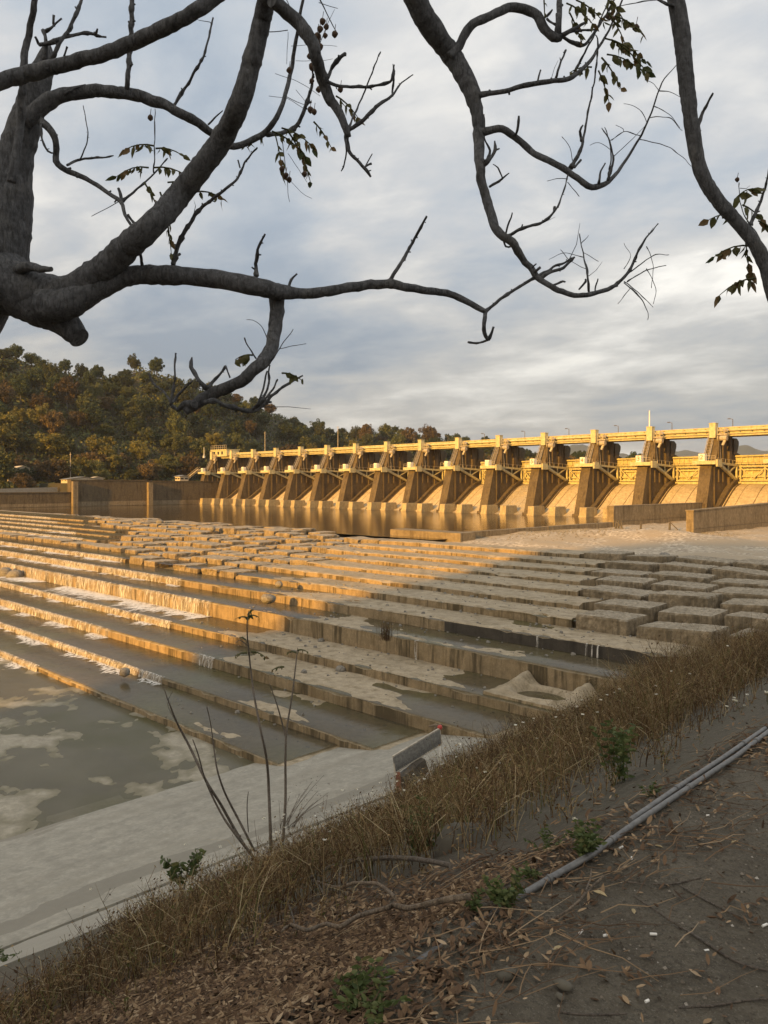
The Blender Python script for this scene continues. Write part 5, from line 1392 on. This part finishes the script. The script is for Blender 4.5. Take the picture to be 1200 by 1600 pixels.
# litter
L_ = MB(); k = 0
while k < 19000:
    f = random.uniform(2.0, 7.5) if k % 3 else random.uniform(2.0,4.0); px = random.uniform(-60, 1260); r = (px-HX)/F*f; x, y = S_*r-C_*f, C_*r+S_*f
    p = 0; d = -x
    if x > -1.9:
        e = x+1.85; ew = .34-.20*smooth(1.6,2.6,y)+.22*fbm(y*1.6, x, 2)
        p = math.exp(-max(0, e-ew)/.10)*(.45+.55*smooth(-.2,.3,fbm(x*2.6,y*2.6,5)))*(1.0 if y < 1.9 else .55)
        p = max(p, .015+.06*smooth(.1,.4,fbm(x*1.6,y*1.6,8)))
    else:
        li = curve(IN_, y); p = (1-smooth(li-.2, li+1.2, d)*.9)*(1-.97*smooth(1.9,3.4,y+.4*fbm(x*2,y*2,3)))
    if random.random() > p: continue
    z0 = bz(x, y)+random.uniform(.003,.022); s_ = random.uniform(.008,.020)*(1 if f < 4 else 1.25); a = random.uniform(0,6.28); c_ = random.uniform(.15,.9); q = random.gauss(0,.45); wd = random.uniform(.28,.6); ca, sa = math.cos(a), math.sin(a)
    prof = [(-1,0,.1),(-.55,.75,.6),(.2,1,.75),(.7,.6,.5),(1.15,0,.0),(.7,-.6,.5),(.2,-1,.7),(-.55,-.75,.5),(-.2,0,0),(.5,0,.05)]
    pts = []
    for u, v_, w2 in prof: X2, Y2 = u*s_, v_*s_*wd; pts.append((x+X2*ca-Y2*sa, y+X2*sa+Y2*ca, z0+s_*(w2*c_*.7+u*q+.3*c_*u*u)))
    L_.add(pts, [(0,8,1),(1,8,2),(2,8,9),(2,9,3),(3,9,4),(4,9,5),(5,9,6),(6,9,8),(6,8,7),(7,8,0)])
    k += 1
tag(L_.build('leaf_litter', M['litter']), 'curled dead leaves littering the edge of the path', 'dead leaves', kind='stuff')
T_ = MB(); k = 0
while k < 1000:
    f = random.uniform(2.0, 7.0); px = random.uniform(-40, 1240); r = (px-HX)/F*f; x, y = S_*r-C_*f, C_*r+S_*f
    if x > -1.4 and random.random() > .10: continue
    if x < -4.6 or (x < -2.1 and y > 3.0): continue
    a = random.gauss(1.35, .55); ln = random.uniform(.08,.42); z0 = bz(x, y)+.012
    p = [(x+math.cos(a)*ln*t+random.gauss(0,.012), y+math.sin(a)*ln*t+random.gauss(0,.012), bz(x+math.cos(a)*ln*t, y+math.sin(a)*ln*t)+.012+random.uniform(0,.02)) for t in (0,.33,.66,1)]
    w_ = random.uniform(.0012,.0025); T_.tube(p, [w_,w_,w_*.8,w_*.5], 4); k += 1
tag(T_.build('twig_litter', M['litter']), 'thin dry stalks and twigs strewn on the ground', 'twigs', kind='stuff')
G_ = MB()
for i in range(6000):
    f = random.uniform(2.0, 6.0); px = random.uniform(500, 1260); r = (px-HX)/F*f; x, y = S_*r-C_*f, C_*r+S_*f
    if x < -1.7: continue
    s_ = abs(random.gauss(0,.003))+.0018; z0 = bz(x, y); G_.add([(x+s_,y,z0),(x,y+s_*.9,z0),(x-s_*1.1,y,z0),(x,y-s_,z0),(x,y,z0+s_)], [(0,1,4),(1,2,4),(2,3,4),(3,0,4)])
tag(G_.build('grit', M['grit']), 'small grit and gravel on the dirt path', 'grit', kind='stuff')

# two grey conduits along the path edge
def cpt(px, py, dz=0.0):
    p = on_level(px, py, 6.4+dz); return p
for i, (pa, lab, off) in enumerate([([(1196,1138),(1130,1184),(1060,1230),(985,1282)],'upper grey conduit along the path edge, the one with the open end',0),
                               ([(1215,1132),(1150,1182),(1080,1228),(990,1288),(925,1335),(860,1372),(800,1408),(735,1450),(640,1512),(600,1538)],'lower grey conduit along the path edge, half buried in dead leaves',1)]):
    pts = [cpt(x, y, .022-.030*smooth(1330,1420,y)) for x, y in pa]; sp = []
    for a, b in zip(pts[:-1], pts[1:]):
        for t in range(6): sp.append(a.lerp(b, t/6))
    sp.append(pts[-1])
    mb = MB(); mb.tube(sp, [.0138]*len(sp), 10)
    r_ = thing('conduit', tuple(sp[0]), lab, 'pipe', 'grey conduits along the path'); part(mb, 'tube', M['pipe'], r_, sm=True)
    for t in range(3, len(sp)-1, 9):
        mb = MB(); mb.tube([sp[t], sp[t].lerp(sp[t+1], .4)], [.0165,.0165], 10); part(mb, 'coupling', M['pipe'], r_, sm=True)
    if i == 0:
        mb = MB(); mb.tube([sp[0]+Vector((0,.002,0)), sp[0]], [.016,.016], 10); part(mb, 'open_end', M['dark'], r_)

# fallen branch
mb = MB()
def gl(pts, lift=.05):
    out = []
    for x, y, wd in pts:
        p, f = on_bank(x, y); out.append((p+Vector((0,0,lift)), wd*.5*f/F))
    return out
def gtube(mb, pts, lift=.06, n=7, rough=.2, seed=0):
    s = catmull(pts, 8); q = gl(s, lift); mb.tube([a for a, b in q], [max(.002, b) for a, b in q], n, rough, seed)
gtube(mb, [(735,1430,10),(700,1435,10),(660,1443,9),(637,1447,9),(615,1440,8),(605,1445,8),(560,1457,7),(530,1475,7),(510,1468,6),(480,1478,6),(455,1467,5),(440,1478,4)], .07)
gtube(mb, [(617,1440,7),(605,1425,6),(590,1412,6),(570,1410,6),(552,1408,6),(535,1414,5),(515,1410,4),(495,1400,4)], .10)
fb = thing('fallen_branch', tuple(on_bank(660,1443)[0]), 'bleached forked fallen branch lying on the dead leaves', 'branch'); part(mb, 'wood', M['deadwood'], fb, sm=True)
mb = MB()
gtube(mb, [(705,1396,9),(670,1383,8),(620,1372,8),(560,1370,7),(530,1375,7),(505,1385,6),(488,1397,5),(465,1402,5),(445,1415,4)], .12, seed=3)
gtube(mb, [(533,1375,5),(531,1395,4),(530,1412,4)], .11); gtube(mb, [(490,1397,4),(500,1410,3),(505,1425,3)], .1); gtube(mb, [(446,1415,3),(455,1440,3),(460,1462,2)], .06)
fb = thing('fallen_branch', tuple(on_bank(620,1372)[0]), 'brown arching fallen branch behind the bleached one', 'branch'); part(mb, 'wood', M['twig'], fb, sm=True)
for i, (pts, lab) in enumerate([([(945,1372,3),(920,1395,4),(905,1412,4),(880,1432,4),(850,1447,4)],'pale forked stick on the path beside the green weed'),
   ([(1065,1390,3),(1100,1410,3),(1150,1435,3),(1185,1448,3)],'long dark twig curving across the path at the right edge'),
   ([(990,1405,3),(1035,1435,3),(1090,1470,4),(1150,1508,4),(1200,1522,4)],'longest dark twig slanting down across the path'),
   ([(1060,1580,4),(1110,1578,4),(1160,1570,3),(1205,1566,3)],'dark twig lying flat near the bottom right corner'),
   ([(1020,1386,3),(1050,1386,3),(1095,1376,3)],'short dark twig at the upper middle of the path'),
   ([(875,1588,4),(920,1592,4),(980,1590,3)],'dark twig at the bottom edge of the path'),
   ([(960,1380,2.5),(985,1383,2.5),(1010,1387,2)],'thin twig left of the short dark twig'),
   ([(760,1400,3),(775,1440,3),(785,1483,2.5)],'pale straight stalk standing out of the green weed')]):
    mb = MB(); gtube(mb, pts, .012, 6, .15, i); c = mb.v[0]
    if i == 0: gtube(mb, [(920,1395,3),(932,1385,2)], .015); gtube(mb, [(915,1400,3),(922,1382,2.5),(924,1365,2)], .02)
    lone(mb, 'twig', M['deadwood'] if i in (0,7) else M['twig'], c, lab, 'twig', 'twigs on the path', sm=True)
# stones, butts, petals and caps on the path
for i, (px, py, r, lab) in enumerate([(880,1543,.030,'flat grey pebble stone at the bottom of the path'),(792,1527,.034,'grey stone half hidden in dead leaves'),(875,1560,.016,'small rough stone below the flat grey stone')]):
    p, f = on_bank(px, py); dk = stones[i].copy(); dk.materials.clear(); dk.materials.append(M['darkstone']); o = bpy.data.objects.new('stone', dk); COL.objects.link(o); o.location = p+Vector((0,0,r*.3)); o.scale = (r*1.1,r*.8,r*.55); o.rotation_euler = (0,0,i*1.3); tag(o, lab, 'stone', 'stones on the path')
p, f = on_bank(730,1322); dk = stones[4].copy(); dk.materials.clear(); dk.materials.append(M['darkstone']); o = bpy.data.objects.new('stone', dk); COL.objects.link(o); o.location = p-Vector((0,0,.02)); o.scale = (.20,.24,.19); tag(o, 'large dull boulder among the weeds on the bank', 'stone', 'stones on the path')
for i, (px, py, ln, an, lab) in enumerate([(908,1458,.024,.9,'white cigarette butt beside the dead leaves'),(1021,1462,.02,-.1,'thin white cigarette butt in the middle of the path'),(971,1326,.022,.6,'white cigarette butt by the green weed'),(1104,1488,.014,.2,'short white butt right of the middle of the path'),(987,1343,.014,1.2,'tiny white butt below the green weed'),(946,1464,.014,.3,'white scrap beside the cigarette butt'),(1106,1276,.012,0,'white scrap near the conduit'),(1011,1567,.012,.5,'white scrap at the bottom of the path'),(1195,1448,.022,.5,'white scrap at the right edge of the path')]):
    p, f = on_bank(px, py); mb = MB(); d = Vector((math.cos(an+.8), math.sin(an+.8), 0))*ln*.6; q = p+Vector((0,0,.006)); mb.tube([q-d, q+d], [.0045,.0045], 8)
    lone(mb, 'cigarette_butt', M['white'], tuple(q), lab, 'litter', 'white scraps on the path')
p, f = on_bank(1092, 1223); mb = MB(); mb.tube([p, p+Vector((0,0,.014))], [.017,.017], 12)
mb.tube([p+Vector((0,0,.014)), p+Vector((0,0,.018))], [.014,.012], 12); lone(mb, 'bottle_cap', M['red'], tuple(p), 'red bottle cap lying against the conduit', 'bottle cap')
for i, (px, py, s_, lab) in enumerate([(937,1400,.03,'curled tan leaf on the path below the pale stick'),(1148,1318,.02,'yellow leaf at the right of the path'),(990,1427,.018,'yellow leaf in the middle of the path'),(1030,1325,.018,'pale leaf by the green weed'),(873,1485,.022,'orange tan husk on the path')]):
    p, f = on_bank(px, py); mb = MB(); a = i*1.1
    v = [(-1,0,.2),(-.3,.4,.45),(.5,.35,.4),(1.1,0,.25),(.5,-.35,.45),(-.3,-.4,.4),(0,0,.05)]
    mb.add([(p.x+s_*(x*math.cos(a)-y*math.sin(a)), p.y+s_*(x*math.sin(a)+y*math.cos(a)), p.z+s_*z_+.003) for x,y,z_ in v], [(0,1,6),(1,2,6),(2,3,6),(3,4,6),(4,5,6),(5,0,6)])
    lone(mb, 'fallen_leaf', M['straw'], tuple(p), lab, 'leaf', 'pale leaves on the path')
# white flowers
def flower(c, r, n=6):
    mb = MB()
    for i in range(n):
        a = 6.283*i/n; d = Vector((math.cos(a), math.sin(a), .35)); leaf(mb, c, d, r, r*.8, -.2)
    return mb
for i, (px, py, h_, r, lab) in enumerate([(898,1288,.16,.020,'white trumpet flower above the conduit'),(991,1154,.30,.020,'white flower at the lower edge of the bare concrete slope'),(1150,1106,.35,.014,'cluster of white flowers on the bare concrete slope'),(1198,1094,.35,.02,'white flower at the right edge of the bare slope'),(1178,1018,.6,.02,'white flower in the brown weeds at the right'),(514,1340,.4,.03,'large pale tuft of white down among the weeds')]):
    p, f = on_bank(px, py+h_*F/7 if False else py+10); base = p; top = p+Vector((0,0,h_*.35))
    r_ = thing('white_flower', tuple(base), lab, 'flower', 'white flowers on the bank')
    mb = MB(); mb.tube([base-Vector((0,0,.02)), base.lerp(top,.5)+Vector((.01,0,0)), top], [.003,.0025,.002], 5); part(mb, 'stem', M['green'], r_)
    mb = flower(top, r*f/5)
    if i in (2,5):
        for k in range(5): m2 = flower(top+Vector((random.gauss(0,.03), random.gauss(0,.03), random.gauss(0,.03)))*f/4, r*f/6); mb.add(m2.v, m2.f)
    part(mb, 'petals', M['flower'], r_)
FL = MB(); k = 0
while k < 130:
    f = random.uniform(5, 30); px = random.uniform(0, 1200); r = (px-HX)/F*f; x, y = S_*r-C_*f, C_*r+S_*f
    if x > -3 or x < -20 or density(x, y) < .4: continue
    c = Vector((x, y, bz(x, y)+random.uniform(.3,.7))); m2 = flower(c, .012*(1+f/14), 5); FL.add(m2.v, m2.f); k += 1
tag(FL.build('small_blossoms', M['flower']), 'tiny white blossoms dotted through the weeds', 'blossoms', kind='stuff')
# green weeds
def green_plant(px, py, spread, hh, nst, ls, label, name='green_weed', mat='green', group='green weeds along the conduits'):
    p, f = on_bank(px, py); r_ = thing(name, tuple(p), label, 'plant', group)
    st = MB(); lf = MB()
    for i in range(nst):
        a = random.uniform(0,6.28); q = random.uniform(.3,1)*spread; b = p+Vector((random.gauss(0,spread*.15), random.gauss(0,spread*.15), -.01))
        P = [b, b+Vector((math.cos(a)*q*.4, math.sin(a)*q*.4, hh*.55*random.uniform(.6,1.1))), b+Vector((math.cos(a)*q, math.sin(a)*q, hh*random.uniform(.6,1.1)))]
        st.tube(P, [ls*.06,ls*.05,ls*.03], 5)
        for t in range(7):
            u = .2+.8*t/6; c = P[0].lerp(P[1], u*2) if u < .5 else P[1].lerp(P[2], u*2-1)
            for s in (-1,1): leaf(lf, c, Vector((math.cos(a+s*1.2+random.gauss(0,.4)), math.sin(a+s*1.2+random.gauss(0,.4)), random.uniform(-.35,.5))), ls*random.uniform(.7,1.2), ls*.5)
    part(st, 'stem', M['green'], r_); part(lf, 'leaves', M[mat], r_)
green_plant(915,1340,.10,.13,18,.030,'leafy green weed growing through the conduits')
green_plant(790,1415,.10,.11,18,.028,'bushy green weed at the tip of the bleached branch')
green_plant(570,1575,.13,.08,16,.030,'low green weed at the bottom edge among dead leaves')
green_plant(740,1420,.07,.07,8,.022,'small green weed beside the bushy one')
green_plant(830,1372,.05,.06,7,.018,'small green weed between the conduits')
green_plant(968,1225,.18,.4,12,.05,'tall green weed at the edge of the brown weeds')
green_plant(650,1335,.3,.3,12,.06,'green weed in front of the dull boulder')
green_plant(855,1330,.12,.08,10,.02,'creeping green weed on the bare slope')
green_plant(1015,1245,.06,.08,6,.02,'tiny green weed beside the conduits')
green_plant(10,1500,.3,.2,9,.05,'green weed at the left edge')
# the bigger leafed seedling
p, f = on_bank(285,1400); r_ = thing('leafy_seedling', tuple(p), 'broad leaved green seedling standing above the weeds at lower left', 'plant')
st = MB(); lf = MB()
for i in range(11):
    a = random.uniform(0,6.28); L2 = random.uniform(.35,.62); b = p
    P = [b, b+Vector((math.cos(a)*.12, math.sin(a)*.12, L2*.9)), b+Vector((math.cos(a)*.45*L2*1.3, math.sin(a)*.45*L2*1.3, L2*1.25))]
    st.tube(P, [.008,.006,.003], 5)
    for t in range(6):
        c = P[1].lerp(P[2], t/5)
        for s in (-1,1): leaf(lf, c, Vector((math.cos(a+s*1.3), math.sin(a+s*1.3), random.uniform(-.7,.2))), .15, .065)
part(st, 'stem', M['twig'], r_); part(lf, 'leaves', M['green'], r_)
# bare saplings
WS[0] = .52; SPUR[0] = False
def sapling(base, stems, label, sprays=()):
    p, f = on_bank(*base); r_ = thing('sapling', tuple(p-Vector((0,0,.1))), label, 'sapling')
    mb = MB()
    for i, sp in enumerate(stems): limb(mb, sp, f, f*(1-.02*i), 8, .08, .12, seed=i)
    part(mb, 'stem', M['twig'], r_, sm=True)
    for px, py, L2, an, n_, sz in sprays: spray(r_, px, py, f*.985, L2, an, n_, sz)
    return f
sapling((400,1345),[[(405,1352,9),(375,1310,9),(345,1257,8),(322,1220,8),(297,1168,7),(277,1130,6),(263,1095,4),(256,1075,2)],[(400,1345,7),(365,1300,7),(345,1270,6),(322,1222,5),(310,1180,4),(301,1155,3)],[(398,1330,7),(375,1285,7),(352,1240,6),(340,1205,5),(335,1175,4),(329,1130,3),(323,1104,3)],[(388,1300,3),(386,1262,3),(388,1237,2)],[(275,1128,2),(262,1100,1.5),(270,1080,1.2)]], 'clump of bare leaning sapling stems in front of the pale apron')
sapling((424,1332),[[(424,1338,10),(421,1260,9),(417,1190,8),(405,1130,7),(396,1080,6),(390,1030,5),(386,985,4),(388,955,2)],[(388,1010,2.5),(375,1000,2),(368,1005,1.5)],[(388,1020,2),(405,1018,1.6),(418,1020,1.2)]], 'tall single sapling with a tuft of green leaves at its top',
   [(388,962,16,1.3,3,7),(388,962,18,.3,3,7),(386,965,16,2.7,3,7),(384,1000,14,2.4,3,6),(392,1018,22,.1,4,7),(386,1020,18,3.0,3,7)])
sapling((442,1315),[[(442,1320,9),(446,1250,8),(446,1185,7),(448,1140,6),(456,1090,5),(462,1040,4),(465,1012,2)],[(446,1150,5),(434,1105,4),(421,1068,2)]], 'forked sapling with few leaves, right of the tall single one', [(463,1020,14,2.6,3,6),(465,1016,16,.4,3,6),(444,1042,18,3.0,3,6)])
mb = MB()
p, f = on_bank(470,1290)
r_ = thing('dead_shrub', tuple(p), 'fine dark twiggy shrub right of the saplings', 'shrub')
for i in range(16):
    x = 445+random.gauss(0,8); dx = random.gauss(28,26); h_ = random.uniform(35,90)
    limb(mb, [(x,1300,2),(x+dx*.45,1300-h_*.55,1.5),(x+dx,1300-h_,1)], f, f*random.uniform(.98,1.02), 4, 0, step=20)
for i in range(70):
    c = at(452+random.gauss(28,22), 1245+random.gauss(0,22), f*random.uniform(.98,1.02)); leaf(mb, c, Vector((random.gauss(0,1),random.gauss(0,1),-.4)), .06, .035)
part(mb, 'twigs', M['twig'], r_)

# ================================================================ white framed mesh panel on the apron's edge
A = at(617,1208,32.0); B = at(690,1163,33.6)
r_ = thing('mesh_barrier', (A.x, A.y, A.z-1), 'white framed wire mesh barrier with a red knob, standing at the edge of the apron', 'barrier')
up = Vector((-.25,.12,1)).normalized(); Hh = .66
dirv = (B-A); 
def pp(u, v): return A+dirv*u+up*v
mb = MB()
mb.beam(pp(-.01,Hh), pp(1.01,Hh), .09); mb.beam(pp(0,0), pp(1,0), .035); mb.beam(pp(0,-.35), pp(0,Hh), .05); mb.beam(pp(1,0), pp(1,Hh), .035)
part(mb, 'frame', M['steel'], r_)
mb = MB(); n = dirv.cross(up).normalized()
mb.beam(pp(.0,Hh/2), pp(1,Hh/2), .02, Hh*.95)
for i in range(24): mb.beam(pp(i/24,0)-n*.0, pp(i/24,Hh), .018)
for j in range(9): mb.beam(pp(0,Hh*j/9)-n*.02, pp(1,Hh*j/9)-n*.02, .016)
part(mb, 'mesh_panel', M['meshpanel'], r_)
mb = MB(); k_ = stone_mb(.11, 1, .9); c = pp(1.0,Hh+.06); mb.add([(c.x+x,c.y+y,c.z+z_) for x,y,z_ in k_.v], k_.f); part(mb, 'knob', M['red'], r_, sm=True)
mb = MB(); mb.beam(pp(.05,-1.1), pp(.05,-.02), .18); part(mb, 'post', M['roofred'], r_)
mb = MB(); mb.beam(pp(.62,-1.0), pp(.62,-.02), .06); mb.beam(pp(.95,-1.0), pp(.95,-.02), .06); part(mb, 'post', M['white'], r_)
mb = MB(); mb.beam(pp(.12,-.5), pp(.6,-.35), .35, .6); part(mb, 'counterweight', M['dsteel'], r_)
# ================================================================ the evening air
t = bpy.data.materials.new('haze'); t.use_nodes = True; nt = t.node_tree; nt.nodes.remove(nt.nodes['Principled BSDF'])
pv = nt.nodes.new('ShaderNodeVolumePrincipled'); pv.inputs['Color'].default_value = (.86,.88,.92,1); pv.inputs['Density'].default_value = .000085; pv.inputs['Anisotropy'].default_value = .2
nt.links.new(pv.outputs[0], nt.nodes['Material Output'].inputs['Volume'])
mb = MB(); mb.box(-6600,6600,-6600,6600,-11.6,225)
o = mb.build('haze', t); tag(o, 'thin pale evening haze between here and the far hills', 'haze', kind='stuff')
